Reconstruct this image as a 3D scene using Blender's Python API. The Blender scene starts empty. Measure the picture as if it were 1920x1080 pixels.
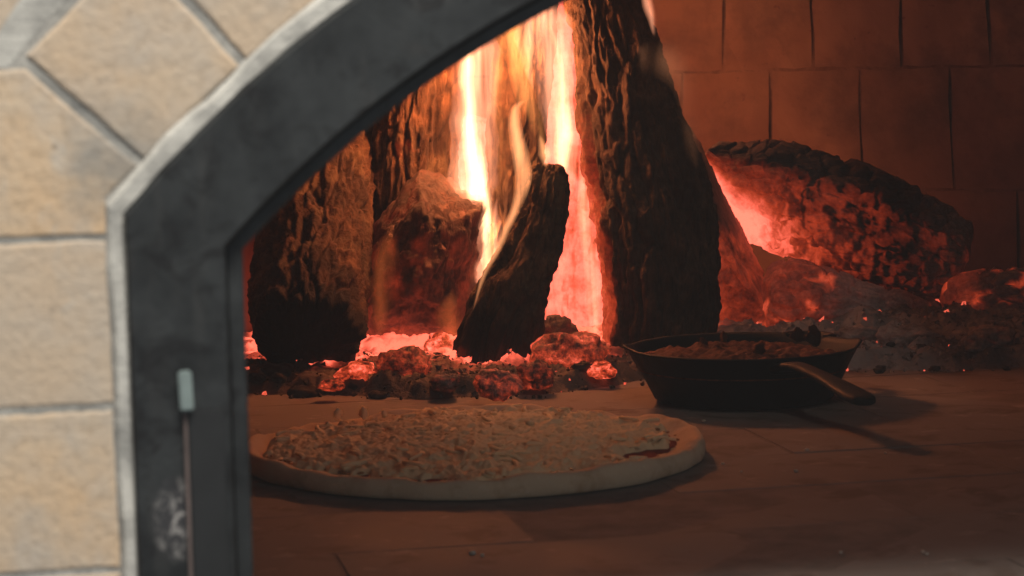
import bpy, bmesh, math, random
import numpy as np
from mathutils import Vector, Matrix, Euler

random.seed(7); np.random.seed(7)
S = bpy.context.scene
COL = S.collection
rad = math.radians

# ------------------------------------------------------------------ camera
FPX, W, H = 4267.0, 1920.0, 1080.0
CAM = np.array([0.0, -1.6, 0.265])
PITCH, ROLL = rad(5.4), rad(-1.2)
cd = bpy.data.cameras.new('camera')
cam = bpy.data.objects.new('camera', cd); COL.objects.link(cam)
cam.location = CAM
RM = (Matrix.Rotation(math.pi / 2 - PITCH, 3, 'X') @ Matrix.Rotation(ROLL, 3, 'Z'))
cam.rotation_euler = RM.to_euler()
cd.sensor_width = 36.0
cd.lens = 36.0 * FPX / W
cd.clip_start = 0.05; cd.clip_end = 100
cd.dof.use_dof = True
cd.dof.focus_distance = 1.98
cd.dof.aperture_fstop = 17.0
S.camera = cam
RN = np.array(RM)

def at(x, y, Y):
    """a point of the place at depth Y that lies on this line of sight"""
    d = RN @ np.array([(x - 960) / FPX, -(y - 540) / FPX, -1.0])
    return CAM + d * ((Y - CAM[1]) / d[1])

# ------------------------------------------------------------------ light and exposure
wd = bpy.data.worlds.new('World'); S.world = wd; wd.use_nodes = True
wb = wd.node_tree.nodes['Background']
wb.inputs[0].default_value = (0.80, 0.90, 1.0, 1); wb.inputs[1].default_value = 0.145

def area_lamp(name, loc, target, size, power, color):
    l = bpy.data.lights.new(name, 'AREA'); l.shape = 'RECTANGLE'
    l.size, l.size_y = size; l.energy = power; l.color = color
    o = bpy.data.objects.new(name, l); COL.objects.link(o)
    o.location = loc
    o.rotation_euler = (Vector(target) - Vector(loc)).to_track_quat('-Z', 'Y').to_euler()
    return o
area_lamp('room_light', (0.40, -1.86, 2.50), (0.0, -0.72, 0.20), (1.6, 0.9), 106, (1.0, 0.945, 0.85))
area_lamp('window_light', (1.35, -2.3, 0.65), (0.15, -0.1, 0.02), (0.7, 0.7), 2.8, (0.92, 0.96, 1.0))

def fire_lamp(loc, power, radius=0.03, color=(1.0, 0.40, 0.18)):
    l = bpy.data.lights.new('fire_glow', 'POINT'); l.energy = power; l.color = color
    l.shadow_soft_size = radius
    o = bpy.data.objects.new('fire_glow', l); COL.objects.link(o); o.location = loc
    return o

S.view_settings.view_transform = 'Standard'
S.view_settings.look = 'None'
S.view_settings.exposure = 0.0
S.view_settings.gamma = 1.0
S.cycles.max_bounces = 6
S.cycles.diffuse_bounces = 4
S.cycles.transparent_max_bounces = 16
S.cycles.volume_bounces = 0
S.cycles.volume_step_rate = 2.5
S.cycles.volume_max_steps = 96
S.cycles.sample_clamp_indirect = 6.0
S.cycles.use_denoising = True

# ------------------------------------------------------------------ noise (numpy)
def _h(ix, iy, iz, seed):
    h = (ix.astype(np.int64) * 374761393 + iy.astype(np.int64) * 668265263 + iz.astype(np.int64) * 2147483647 + seed * 144665) & 0xffffffff
    h = ((h ^ (h >> 13)) * 1274126177) & 0xffffffff
    h = ((h ^ (h >> 16)) * 2246822519) & 0xffffffff
    return ((h ^ (h >> 15)) & 0xffffff) / float(0xffffff)

def vnoise(p, seed=0):
    i = np.floor(p).astype(np.int64); f = p - i
    f = f * f * f * (f * (f * 6 - 15) + 10)
    r = 0
    for a in (0, 1):
        wx = f[:, 0] if a else 1 - f[:, 0]
        for b in (0, 1):
            wy = f[:, 1] if b else 1 - f[:, 1]
            for c in (0, 1):
                wz = f[:, 2] if c else 1 - f[:, 2]
                r = r + wx * wy * wz * _h(i[:, 0] + a, i[:, 1] + b, i[:, 2] + c, seed)
    return r * 2 - 1

def fbm(p, oct=4, seed=0, gain=0.5):
    r = 0; a = 1.0; t = 0
    for o in range(oct):
        r = r + a * vnoise(p * (2.03 ** o), seed + o * 17); t += a; a *= gain
    return r / t

def cells(p, seed=0):
    """F1, F2 - F1 and a random value of each voronoi cell"""
    i = np.floor(p).astype(np.int64)
    f1 = np.full(len(p), 9.0); f2 = np.full(len(p), 9.0); idv = np.zeros(len(p))
    for a in (-1, 0, 1):
        for b in (-1, 0, 1):
            for c in (-1, 0, 1):
                q = i + np.array([a, b, c])
                o = np.stack([_h(q[:, 0], q[:, 1], q[:, 2], seed + k) for k in (1, 2, 3)], 1)
                d = np.linalg.norm(q + o - p, axis=1)
                v = _h(q[:, 0], q[:, 1], q[:, 2], seed + 9)
                m = d < f1
                f2 = np.where(m, f1, np.minimum(f2, d)); idv = np.where(m, v, idv); f1 = np.where(m, d, f1)
    return f1, f2 - f1, idv

def smooth(a, b, x):
    t = np.clip((x - a) / (b - a), 0, 1); return t * t * (3 - 2 * t)

# ------------------------------------------------------------------ object helpers
def link(name, me, mat=None, parent=None, loc=None, rot=None):
    o = bpy.data.objects.new(name, me); COL.objects.link(o)
    if mat is not None and me is not None and len(me.materials) == 0: me.materials.append(mat)
    if parent is not None: o.parent = parent
    if loc is not None: o.location = loc
    if rot is not None: o.rotation_euler = rot
    return o

def tag(o, label=None, cat=None, group=None, kind=None):
    if label: o['label'] = label
    if cat: o['category'] = cat
    if group: o['group'] = group
    if kind: o['kind'] = kind
    return o

def mesh_np(name, verts, faces, smooth_shade=True, attrs=None):
    me = bpy.data.meshes.new(name)
    me.from_pydata([tuple(v) for v in np.asarray(verts).tolist()], [], [tuple(f) for f in faces])
    if attrs:
        for k, v in attrs.items():
            a = me.attributes.new(k, 'FLOAT', 'POINT'); a.data.foreach_set('value', np.asarray(v, dtype=np.float32))
    if smooth_shade: me.polygons.foreach_set('use_smooth', [True] * len(me.polygons))
    me.update()
    return me

def grid_faces(n, m, wrap):
    f = []
    for i in range(n - 1):
        for j in range(m if wrap else m - 1):
            k = (j + 1) % m
            f.append((i * m + j, i * m + k, (i + 1) * m + k, (i + 1) * m + j))
    return f

def spline(pts, n):
    pts = np.asarray(pts, float); k = len(pts)
    if k == 2: return pts[0] + (pts[1] - pts[0]) * np.linspace(0, 1, n)[:, None]
    ext = np.vstack([2 * pts[0] - pts[1], pts, 2 * pts[-1] - pts[-2]])
    out = []
    for t in np.linspace(0, k - 1, n):
        i = min(int(t), k - 2); u = t - i
        p0, p1, p2, p3 = ext[i:i + 4]
        out.append(0.5 * (2 * p1 + (p2 - p0) * u + (2 * p0 - 5 * p1 + 4 * p2 - p3) * u * u + (3 * p1 - p0 - 3 * p2 + p3) * u ** 3))
    return np.array(out)

def frames(c):
    t = np.gradient(c, axis=0); t /= np.linalg.norm(t, axis=1)[:, None]
    ref = np.array([0, -1.0, 0.0])
    if abs(t[0] @ ref) > 0.9: ref = np.array([0, 0, 1.0])
    A, B = [], []
    for k in range(len(c)):
        a = ref - t[k] * (ref @ t[k]); a /= np.linalg.norm(a)
        A.append(a); B.append(np.cross(t[k], a)); ref = a
    return np.array(A), np.array(B)

# ------------------------------------------------------------------ material helpers
class NT:
    def __init__(s, name):
        s.m = bpy.data.materials.new(name); s.m.use_nodes = True
        s.t = s.m.node_tree; s.n = s.t.nodes; s.l = s.t.links
        s.bsdf = s.n['Principled BSDF']; s.out = s.n['Material Output']
        s.tc = s.n.new('ShaderNodeTexCoord'); s.src = s.tc.outputs['Object']
    def by_place(s): s.src = s.n.new('ShaderNodeNewGeometry').outputs['Position']
    def put(s, sock, v):
        if hasattr(v, 'node'): s.l.new(v, sock)
        elif isinstance(v, (tuple, list)) and len(v) == 3 and sock.type == 'RGBA': sock.default_value = (*v, 1)
        else: sock.default_value = v
    def coord(s, scale=(1, 1, 1), rot=(0, 0, 0), kind='Object'):
        mp = s.n.new('ShaderNodeMapping'); s.l.new(s.src if kind == 'Object' else s.tc.outputs[kind], mp.inputs[0])
        mp.inputs['Scale'].default_value = scale; mp.inputs['Rotation'].default_value = rot
        return mp.outputs[0]
    def noise(s, scale, detail=4, rough=0.55, vec=None, dist=0.0):
        n = s.n.new('ShaderNodeTexNoise'); s.l.new(vec if vec is not None else s.src, n.inputs['Vector'])
        n.inputs['Scale'].default_value = scale; n.inputs['Detail'].default_value = detail
        n.inputs['Roughness'].default_value = rough; n.inputs['Distortion'].default_value = dist
        return n.outputs['Fac']
    def voro(s, scale, feature='F1', vec=None, out='Distance'):
        n = s.n.new('ShaderNodeTexVoronoi'); n.feature = feature
        s.l.new(vec if vec is not None else s.tc.outputs['Object'], n.inputs['Vector'])
        n.inputs['Scale'].default_value = scale
        return n.outputs[out]
    def ramp(s, f, stops):
        r = s.n.new('ShaderNodeValToRGB'); s.l.new(f, r.inputs[0]); e = r.color_ramp.elements
        while len(e) < len(stops): e.new(0.5)
        for k, (p, c) in enumerate(stops):
            e[k].position = p; e[k].color = (c, c, c, 1) if isinstance(c, (int, float)) else (*c, 1)
        return r.outputs[0]
    def mix(s, f, a, b, mode='MIX'):
        n = s.n.new('ShaderNodeMix'); n.data_type = 'RGBA'; n.blend_type = mode
        s.put(n.inputs[0], f); s.put(n.inputs[6], a); s.put(n.inputs[7], b)
        return n.outputs[2]
    def math(s, op, a, b=0.0, clamp=False):
        n = s.n.new('ShaderNodeMath'); n.operation = op; n.use_clamp = clamp
        s.put(n.inputs[0], a); s.put(n.inputs[1], b); return n.outputs[0]
    def attr(s, name):
        n = s.n.new('ShaderNodeAttribute'); n.attribute_name = name; return n.outputs['Fac']
    def rand(s):
        return s.n.new('ShaderNodeObjectInfo').outputs['Random']
    def bump(s, h, strength=0.5, dist=0.002, normal=None):
        b = s.n.new('ShaderNodeBump'); s.l.new(h, b.inputs['Height'])
        b.inputs['Strength'].default_value = strength; b.inputs['Distance'].default_value = dist
        if normal is not None: s.l.new(normal, b.inputs['Normal'])
        s.l.new(b.outputs[0], s.bsdf.inputs['Normal']); return b.outputs[0]
    def base(s, c): s.put(s.bsdf.inputs['Base Color'], c)
    def rough(s, v): s.put(s.bsdf.inputs['Roughness'], v)
    def emit(s, c, k):
        s.put(s.bsdf.inputs['Emission Color'], c); s.put(s.bsdf.inputs['Emission Strength'], k)

def m_facade_brick():
    t = NT('facade_brick')
    big = t.noise(14, 4, 0.6); fine = t.noise(160, 4, 0.65); spk = t.voro(230)
    wv = t.n.new('ShaderNodeObjectInfo').outputs['Random']
    a = t.mix(t.ramp(big, [(0.35, 0.0), (0.65, 1.0)]), (0.69, 0.475, 0.285), (0.64, 0.505, 0.365))
    a = t.mix(t.ramp(t.noise(26, 3), [(0.42, 0.0), (0.66, 0.8)]), a, (0.53, 0.465, 0.395))       # dusty grey patches
    a = t.mix(t.ramp(fine, [(0.34, 0.5), (0.48, 0.0)]), a, (0.40, 0.29, 0.19))
    a = t.mix(t.ramp(fine, [(0.58, 0.0), (0.74, 0.5)]), a, (0.70, 0.60, 0.46))
    a = t.mix(t.ramp(t.noise(75, 2, 0.5), [(0.24, 1.0), (0.31, 0.0)]), a, (0.16, 0.10, 0.06))     # pits
    a = t.mix(t.math('MULTIPLY', wv, 0.6), a, (0.54, 0.45, 0.36))
    # sooty thumbed-on grey at the springing of the arch, and mortar smears
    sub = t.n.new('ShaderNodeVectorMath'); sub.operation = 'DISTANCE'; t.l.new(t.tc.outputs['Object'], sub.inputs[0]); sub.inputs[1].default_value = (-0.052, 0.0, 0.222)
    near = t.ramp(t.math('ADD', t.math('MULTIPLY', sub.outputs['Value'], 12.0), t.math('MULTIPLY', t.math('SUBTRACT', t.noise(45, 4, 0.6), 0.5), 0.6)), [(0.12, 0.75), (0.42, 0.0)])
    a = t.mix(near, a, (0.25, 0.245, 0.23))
    a = t.mix(t.ramp(t.noise(19, 4, 0.65, dist=0.8), [(0.60, 0.0), (0.72, 0.55)]), a, (0.52, 0.50, 0.46))
    t.base(a); t.rough(0.9)
    t.bump(t.mix(0.5, t.ramp(fine, [(0.3, 0.0), (0.7, 1.0)]), big), 0.45, 0.0015)
    return t.m

def m_mortar(name='mortar', lo=(0.24, 0.235, 0.22), hi=(0.47, 0.45, 0.41)):
    t = NT(name); n = t.noise(30, 5, 0.65)
    t.base(t.mix(t.ramp(n, [(0.35, 0.0), (0.65, 1.0)]), lo, hi)); t.rough(0.95)
    t.bump(t.noise(120, 5, 0.7), 0.7, 0.002)
    return t.m

def m_bead():
    t = NT('lime_mortar'); n = t.noise(38, 5, 0.65)
    c = t.mix(t.ramp(n, [(0.30, 0.0), (0.55, 1.0)]), (0.30, 0.29, 0.27), (0.60, 0.58, 0.53))
    c = t.mix(t.ramp(t.noise(17, 3), [(0.52, 0.0), (0.66, 0.7)]), c, (0.25, 0.25, 0.24))
    t.base(c); t.rough(0.9); t.bump(t.noise(140, 4, 0.7), 0.6, 0.0015)
    return t.m

def m_steel():
    t = NT('blackened_steel')
    n = t.noise(22, 5, 0.6); s = t.noise(60, 4, 0.6, t.coord((1, 1, 0.15)))
    c = t.mix(t.ramp(n, [(0.32, 0.0), (0.68, 1.0)]), (0.009, 0.010, 0.011), (0.036, 0.040, 0.042))
    c = t.mix(t.ramp(s, [(0.55, 0.0), (0.72, 0.5)]), c, (0.060, 0.058, 0.056))
    c = t.mix(t.ramp(t.noise(34, 5, 0.7, dist=1.2), [(0.52, 0.0), (0.62, 0.8)]), c, (0.008, 0.008, 0.009))
    c = t.mix(t.ramp(t.noise(12, 4, 0.6), [(0.58, 0.0), (0.72, 0.5)]), c, (0.050, 0.040, 0.034))
    # floury splatter on the lower jamb, a stain with its own ragged shape
    sep = t.n.new('ShaderNodeSeparateXYZ'); t.l.new(t.tc.outputs['Object'], sep.inputs[0])
    du = t.math('DIVIDE', t.math('ADD', sep.outputs[0], 0.030), 0.014)
    dz = t.math('DIVIDE', t.math('SUBTRACT', sep.outputs[2], 0.043), 0.024)
    rr = t.math('ADD', t.math('MULTIPLY', du, du), t.math('MULTIPLY', dz, dz))
    core = t.ramp(rr, [(0.0, 1.0), (1.0, 0.0)])
    msk = t.math('MULTIPLY', core, t.ramp(t.noise(170, 4, 0.7, dist=0.6), [(0.50, 0.0), (0.64, 1.0)]))
    c = t.mix(t.math('MULTIPLY', core, 0.30), c, (0.11, 0.10, 0.11))
    c = t.mix(msk, c, (0.42, 0.40, 0.38))
    t.base(c); t.rough(t.ramp(n, [(0.3, 0.42), (0.7, 0.62)]))
    t.bsdf.inputs['Specular IOR Level'].default_value = 0.4
    t.bump(t.noise(90, 4, 0.6), 0.25, 0.001)
    return t.m

def m_plain(name, c, rough=0.6, metal=0.0, nscale=60, var=0.3, bump=0.2):
    t = NT(name); n = t.noise(nscale, 4, 0.6)
    t.base(t.mix(n, tuple(x * (1 - var) for x in c), tuple(min(1, x * (1 + var)) for x in c)))
    t.rough(rough); t.bsdf.inputs['Metallic'].default_value = metal
    t.bump(n, bump, 0.001)
    return t.m

def m_oven_brick():
    t = NT('sooty_firebrick'); t.by_place()
    n = t.noise(9, 5, 0.6); g = t.noise(70, 4, 0.6); r = t.rand()
    c = t.mix(n, (0.10, 0.060, 0.040), (0.175, 0.108, 0.072))
    c = t.mix(t.math('MULTIPLY', r, 0.6), c, (0.12, 0.078, 0.055))
    c = t.mix(t.ramp(t.noise(5, 4, 0.6, t.coord((1, 1, 0.6))), [(0.50, 0.0), (0.66, 0.6)]), c, (0.27, 0.19, 0.13))
    c = t.mix(t.ramp(t.noise(13, 5, 0.65), [(0.48, 0.0), (0.72, 0.85)]), c, (0.06, 0.042, 0.034))       # soot
    c = t.mix(t.ramp(t.noise(120, 2), [(0.25, 0.8), (0.32, 0.0)]), c, (0.10, 0.06, 0.05))
    t.base(c); t.rough(0.9); t.bump(t.mix(0.5, n, g), 0.6, 0.003)
    return t.m

def m_floor():
    t = NT('hearth_brick'); t.by_place()
    n = t.noise(7, 5, 0.62); g = t.noise(130, 4, 0.7); r = t.rand()
    c = t.mix(t.ramp(n, [(0.3, 0.0), (0.7, 1.0)]), (0.185, 0.158, 0.138), (0.275, 0.24, 0.212))
    c = t.mix(t.math('MULTIPLY', r, 0.25), c, (0.18, 0.14, 0.115))
    st = t.noise(19, 4, 0.6, dist=0.4)
    c = t.mix(t.ramp(st, [(0.54, 0.0), (0.66, 0.65)]), c, (0.11, 0.075, 0.055))                       # baked-on stains
    c = t.mix(t.ramp(t.noise(42, 4, 0.6), [(0.60, 0.0), (0.72, 0.5)]), c, (0.42, 0.36, 0.30))        # flour and ash dust
    c = t.mix(t.ramp(g, [(0.70, 0.0), (0.78, 0.9)]), c, (0.60, 0.54, 0.46))
    t.base(c); t.rough(t.ramp(n, [(0.3, 0.66), (0.7, 0.9)])); t.bsdf.inputs['Specular IOR Level'].default_value = 0.2
    t.bump(t.mix(0.6, g, n), 0.35, 0.0012)
    return t.m

def m_log(name, bark=((0.022, 0.016, 0.012), (0.13, 0.080, 0.050)), hot=1.6, ashc=(0.50, 0.44, 0.41), moss=0.0, axis='Z', grain=1.0):
    """charred wood: attributes heat (glowing), ash (grey powder); the glow is the wood burning"""
    t = NT(name)
    heat, ash, chr_ = t.attr('glow_level'), t.attr('ash_level'), t.attr('char_level')
    n = t.noise(55 * grain, 5, 0.65); n2 = t.noise(240 * grain, 4, 0.65); n3 = t.noise(22 * grain, 4, 0.6)
    fib = t.noise(1.0, 5, 0.68, t.coord((210, 210, 26) if axis == 'Z' else (30, 210, 210)), 0.6)
    c = t.mix(t.ramp(t.mix(0.55, n, fib), [(0.36, 0.0), (0.64, 1.0)]), bark[0], bark[1])
    c = t.mix(t.ramp(n3, [(0.40, 0.75), (0.62, 0.0)]), c, (0.020, 0.016, 0.013))
    if moss: c = t.mix(t.ramp(t.noise(34, 4), [(0.52, 0.0), (0.66, moss)]), c, (0.17, 0.13, 0.075))
    c = t.mix(chr_, c, (0.022, 0.019, 0.017))
    am = t.math('MULTIPLY', ash, t.ramp(n2, [(0.25, 0.55), (0.6, 1.0)]))
    c = t.mix(am, c, ashc)
    t.base(c); t.rough(0.88); t.bsdf.inputs['Specular IOR Level'].default_value = 0.25
    jit = t.math('MULTIPLY', t.math('SUBTRACT', n, 0.5), 0.55 if grain == 1.0 else 1.3)
    jit2 = t.math('MULTIPLY', t.math('SUBTRACT', n2, 0.5), 0.30 if grain == 1.0 else 0.6)
    gate = t.ramp(heat, [(0.02, 0.0), (0.22, 1.0)])
    v = t.math('MULTIPLY', t.math('ADD', t.math('ADD', heat, jit), jit2), gate, clamp=False)
    v = t.math('MINIMUM', t.math('MAXIMUM', v, 0.0), 1.15)
    col = t.ramp(v, [(0.15, (1.0, 0.070, 0.016)), (0.60, (1.0, 0.092, 0.026)), (0.98, (1.0, 0.155, 0.098))])
    k = t.math('MULTIPLY', t.math('POWER', v, 2.6), hot)
    t.emit(col, k)
    t.bump(t.mix(0.6, t.mix(0.45, n2, n), fib), 1.0, 0.006)
    return t.m

def m_ash():
    t = NT('wood_ash'); heat = t.attr('glow_level')
    n = t.noise(60, 6, 0.7); b = t.noise(12, 4, 0.6)
    c = t.mix(t.ramp(b, [(0.38, 0.0), (0.62, 1.0)]), (0.17, 0.14, 0.13), (0.44, 0.39, 0.36))
    c = t.mix(t.attr('ash_level'), t.mix(b, (0.07, 0.05, 0.04), (0.22, 0.16, 0.125)), c)
    c = t.mix(t.ramp(n, [(0.52, 0.0), (0.66, 0.6)]), c, (0.05, 0.042, 0.038))
    t.base(c); t.rough(0.95)
    v = t.math('MULTIPLY', t.math('ADD', heat, t.math('MULTIPLY', t.math('SUBTRACT', n, 0.5), 1.1)), t.ramp(heat, [(0.03, 0.0), (0.25, 1.0)]))
    v = t.math('MINIMUM', t.math('MAXIMUM', v, 0.0), 1.1)
    t.emit(t.ramp(v, [(0.2, (1.0, 0.07, 0.016)), (0.95, (1.0, 0.14, 0.08))]), t.math('MULTIPLY', t.math('POWER', v, 2.6), 1.6))
    t.bump(t.noise(200, 5, 0.7), 0.8, 0.003)
    return t.m

def m_flame(name, col, k, streak=(95, 95, 9), contrast=(0.36, 0.66)):
    m = bpy.data.materials.new(name); m.use_nodes = True; nt = m.node_tree
    nt.nodes.clear()
    out = nt.nodes.new('ShaderNodeOutputMaterial'); em = nt.nodes.new('ShaderNodeEmission')
    tc = nt.nodes.new('ShaderNodeTexCoord'); mp = nt.nodes.new('ShaderNodeMapping')
    mp.inputs['Scale'].default_value = streak
    nz = nt.nodes.new('ShaderNodeTexNoise'); nz.inputs['Scale'].default_value = 1.0; nz.inputs['Detail'].default_value = 2.0
    nz.inputs['Distortion'].default_value = 0.5
    rp = nt.nodes.new('ShaderNodeValToRGB')
    rp.color_ramp.elements[0].position = contrast[0]; rp.color_ramp.elements[0].color = (0.03, 0.03, 0.03, 1)
    rp.color_ramp.elements[1].position = contrast[1]
    mu = nt.nodes.new('ShaderNodeMath'); mu.operation = 'MULTIPLY'; mu.inputs[1].default_value = k
    L = nt.links.new
    L(tc.outputs['Object'], mp.inputs[0]); L(mp.outputs[0], nz.inputs['Vector']); L(nz.outputs['Fac'], rp.inputs[0])
    L(rp.outputs[0], mu.inputs[0]); L(mu.outputs[0], em.inputs['Strength'])
    em.inputs['Color'].default_value = (*col, 1)
    L(em.outputs[0], out.inputs['Volume'])
    return m

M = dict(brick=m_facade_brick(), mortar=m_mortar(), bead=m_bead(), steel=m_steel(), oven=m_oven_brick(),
         ovenm=m_mortar('sooty_mortar', (0.05, 0.035, 0.028), (0.15, 0.098, 0.07)), floor=m_floor(),
         floorj=m_mortar('ash_filled_joint', (0.15, 0.12, 0.10), (0.24, 0.20, 0.17)), ash=m_ash())

# ------------------------------------------------------------------ facade frame of reference
PSI = rad(11.5)
BS = 0.765                        # drawing units of the masonry below -> metres (63 mm courses)
PIV = at(430, 600, -0.72); PIV[2] = 0
MZ = 0.0623                       # height of the masonry's drawing origin over the hearth
MLOC = (PIV[0], PIV[1], MZ)
FROT = (0, 0, PSI)
AU, AZ = 0.405, -0.194            # centre of the arch
R_LIP, R_FACE, R_OUT = 0.544, 0.5525, 0.601
def arc_z(u, R): return AZ + math.sqrt(max(R * R - (u - AU) ** 2, 0))

def ring_path(uj, R, zb, n=72):
    """left jamb, arch, right jamb as a list of (u, z)"""
    zc = arc_z(uj, R); a0 = math.atan2(zc - AZ, uj - AU)
    pts = [(uj, zb + (zc - zb) * k / 14) for k in range(14)]
    pts += [(AU + R * math.cos(a), AZ + R * math.sin(a)) for a in np.linspace(a0, math.pi - a0, n)]
    pts += [(2 * AU - uj, zc + (zb - zc) * (k + 1) / 14) for k in range(14)]
    return pts

def ring_mesh(name, po, pi_, y0, y1, wob=0.0, bev=0.0015, seed=3):
    """bar bent round the arch: outer path, inner path, front y0, back y1"""
    n = len(po); V = []; prof = [(0, 1), (0, 0), (1, 0), (1, 1)]
    rows = []
    for k in range(n):
        o = np.array(po[k]); i = np.array(pi_[k]); w = np.linalg.norm(o - i); d = (i - o) / w
        e = [(o, y1), (o, y0 + bev), (o + d * bev, y0), (i - d * bev, y0), (i, y0 + bev), (i, y1)]
        rows.append([(q[0], y, q[1]) for q, y in e])
    V = np.array(rows).reshape(-1, 3)
    if wob:
        nn = np.stack([fbm(V * 40, 3, seed + s) for s in range(3)], 1); V = V + nn * wob
    F = grid_faces(n, 6, True)
    F += [tuple(range(5, -1, -1)), tuple((n - 1) * 6 + k for k in range(6))]
    return mesh_np(name, V, F, False)

def prism_brick(name, poly, y0, y1, bev=0.0016, step=0.006, wob=0.0012, seed=0):
    """brick with worn edges from its outline in the wall plane"""
    P = []
    for a, b in zip(poly, poly[1:] + poly[:1]):
        a, b = np.array(a), np.array(b); n = max(1, int(np.linalg.norm(b - a) / step))
        for k in range(n): P.append(a + (b - a) * k / n)
    P = np.array(P); n = len(P); c = P.mean(0)
    q = np.c_[P * 55, np.full(n, seed * 3.7)]
    P = P + np.stack([fbm(q, 3, 5 + seed), fbm(q, 3, 55 + seed)], 1) * wob
    d = c - P; d /= np.linalg.norm(d, axis=1)[:, None]
    w = 1 + 0.8 * np.abs(fbm(q * 1.7, 3, 99 + seed))[:, None]
    rows = [np.c_[P[:, 0], np.full(n, y1), P[:, 1]],
            np.c_[P[:, 0], np.full(n, y0 + bev), P[:, 1]]]
    Q = P + d * bev * 0.45 * w; rows.append(np.c_[Q[:, 0], np.full(n, y0 + bev * 0.3), Q[:, 1]])
    Q = P + d * bev * 1.3 * w; rows.append(np.c_[Q[:, 0], np.full(n, y0), Q[:, 1]])
    V = np.vstack(rows + [np.array([[c[0], y0 - 0.0004, c[1]]])])
    F = grid_faces(4, n, True); m = 3 * n
    F += [(m + k, m + (k + 1) % n, 4 * n) for k in range(n)]
    me = mesh_np(name, V, F, False); 
    bm = bmesh.new(); bm.from_mesh(me); bmesh.ops.recalc_face_normals(bm, faces=bm.faces); bm.to_mesh(me); bm.free()
    return me

# wall behind the bricks: one slab with the mouth cut out
def facade_slab():
    pi_ = ring_path(-0.0100, R_FACE + 0.010, -0.30)
    po = []
    for (u, z) in pi_:
        s = 1.0
        if z <= pi_[14][1] - 1e-6 and u < AU: po.append((-1.0, z))
        elif z <= pi_[14][1] - 1e-6: po.append((1.8, z))
        else:
            a = math.atan2(z - AZ, u - AU); L = 1.0 / max(abs(math.cos(a)) / 1.40, abs(math.sin(a)) / 1.15)
            po.append((AU + L * math.cos(a), AZ + L * math.sin(a)))
    return ring_mesh('facade_wall', po, pi_, 0.0006, 0.13, 0.0005, 0.0003)
facade = link('facade_wall', facade_slab(), M['mortar'], None, MLOC, FROT); facade.scale = (BS, BS, BS)
tag(facade, kind='structure')

RB0, RB1 = 0.611, 0.690
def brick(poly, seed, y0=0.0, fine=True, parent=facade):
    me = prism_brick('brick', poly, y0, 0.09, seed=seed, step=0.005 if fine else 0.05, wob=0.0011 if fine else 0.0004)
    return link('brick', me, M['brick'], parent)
g = 0.0012   # half a joint
zr = [-0.238, -0.153, -0.068, 0.0175, 0.1015, 0.187]
sd = 1
for k in range(5):                                     # jamb bricks and courses beside them
    for side in (0, 1):
        z0, z1 = zr[k] + g, zr[k + 1] - g
        edges = [-0.0590, -0.176, -0.292, -0.408, -0.524]
        if k % 2: edges = [-0.0590, -0.150, -0.266, -0.382, -0.498]
        for j in range(4):
            a, b = edges[j + 1] + g, edges[j] - (g if j else 0)
            if side: a, b = 2 * AU - b, 2 * AU - a
            brick([(a, z0), (b, z0), (b, z1), (a, z1)], sd, fine=(j == 0 and side == 0)); sd += 1
def pol(R, a): return (AU + R * math.cos(rad(a)), AZ + R * math.sin(rad(a)))
for side in (0, 1):                                    # skewback bricks at the springing
    p = [(-0.0590, 0.187 + g), pol(RB0 + 0.002, 139.2), pol(RB0, 137.06), pol(RB1 - 0.006, 137.06), (-0.116, 0.272), (-0.176, 0.272), (-0.176, 0.187 + g)]
    if side: p = [(2 * AU - u, z) for u, z in p][::-1]
    brick(p, sd, fine=(side == 0)); sd += 1
    for j in range(3):
        a, b = -0.176 - 0.116 * (j + 1) + g, -0.176 - 0.116 * j - g
        if side: a, b = 2 * AU - b, 2 * AU - a
        brick([(a, 0.187 + g), (b, 0.187 + g), (b, 0.272), (a, 0.272)], sd, fine=False); sd += 1
nv = 14; a = 136.9; da = (136.9 - 43.1) / nv           # voussoirs over the arch
for k in range(nv):
    a0, a1 = 136.9 - k * da - 0.21, 136.9 - (k + 1) * da + 0.21
    r1 = RB1 + random.uniform(-0.004, 0.004)
    p = [pol(RB0, x) for x in np.linspace(a0, a1, 3)] + [pol(r1, x) for x in np.linspace(a1, a0, 3)]
    brick(p, sd, y0=random.uniform(-0.001, 0.001), fine=k < 3); sd += 1
for k in range(5):                                     # courses above the springing
    z0 = 0.277 + k * 0.085; z1 = z0 + 0.080
    for side in (0, 1):
        off = 0.058 if k % 2 else 0.0
        for j in range(8):
            a, b = -0.524 + off + j * 0.116 + g, -0.524 + off + (j + 1) * 0.116 - g
            def lim(z): 
                q = (RB1 + 0.012) ** 2 - (z - AZ) ** 2
                return AU - math.sqrt(q) if q > 0 else AU - 0.02
            l0, l1 = lim(z0), lim(z1)
            if a > min(l0, l1) - 0.02: continue
            p = [(a, z0), (min(b, l0), z0), (min(b, l1), z1), (a, z1)]
            if side: p = [(2 * AU - u, z) for u, z in p][::-1]
            brick(p, sd, fine=False); sd += 1

# pale mortar filling the corner behind the first voussoir
link('mortar_patch', prism_brick('mortar_patch', [pol(0.6905, 137.7), (-0.1185, 0.2740), (-0.176, 0.2740), (-0.176, 0.300), pol(0.7015, 134.0), pol(0.6935, 131.5), pol(0.6915, 134.5)], 0.0003, 0.05, 0.0010, 0.004, 0.0016, 501), M['bead'], facade)

# lime mortar bead between the bricks and the steel
bo, bi = ring_path(-0.0592, 0.6115, -0.24), ring_path(-0.0490, 0.5995, -0.24)
bo = [(u + 0.0012 * math.sin(k * 1.7) , z + 0.0016 * math.sin(k * 0.9)) for k, (u, z) in enumerate(bo)]
link('mortar_bead', ring_mesh('mortar_bead', bo, bi, -0.0028, 0.06, 0.0022, 0.0025, 11), M['bead'], facade)

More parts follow.
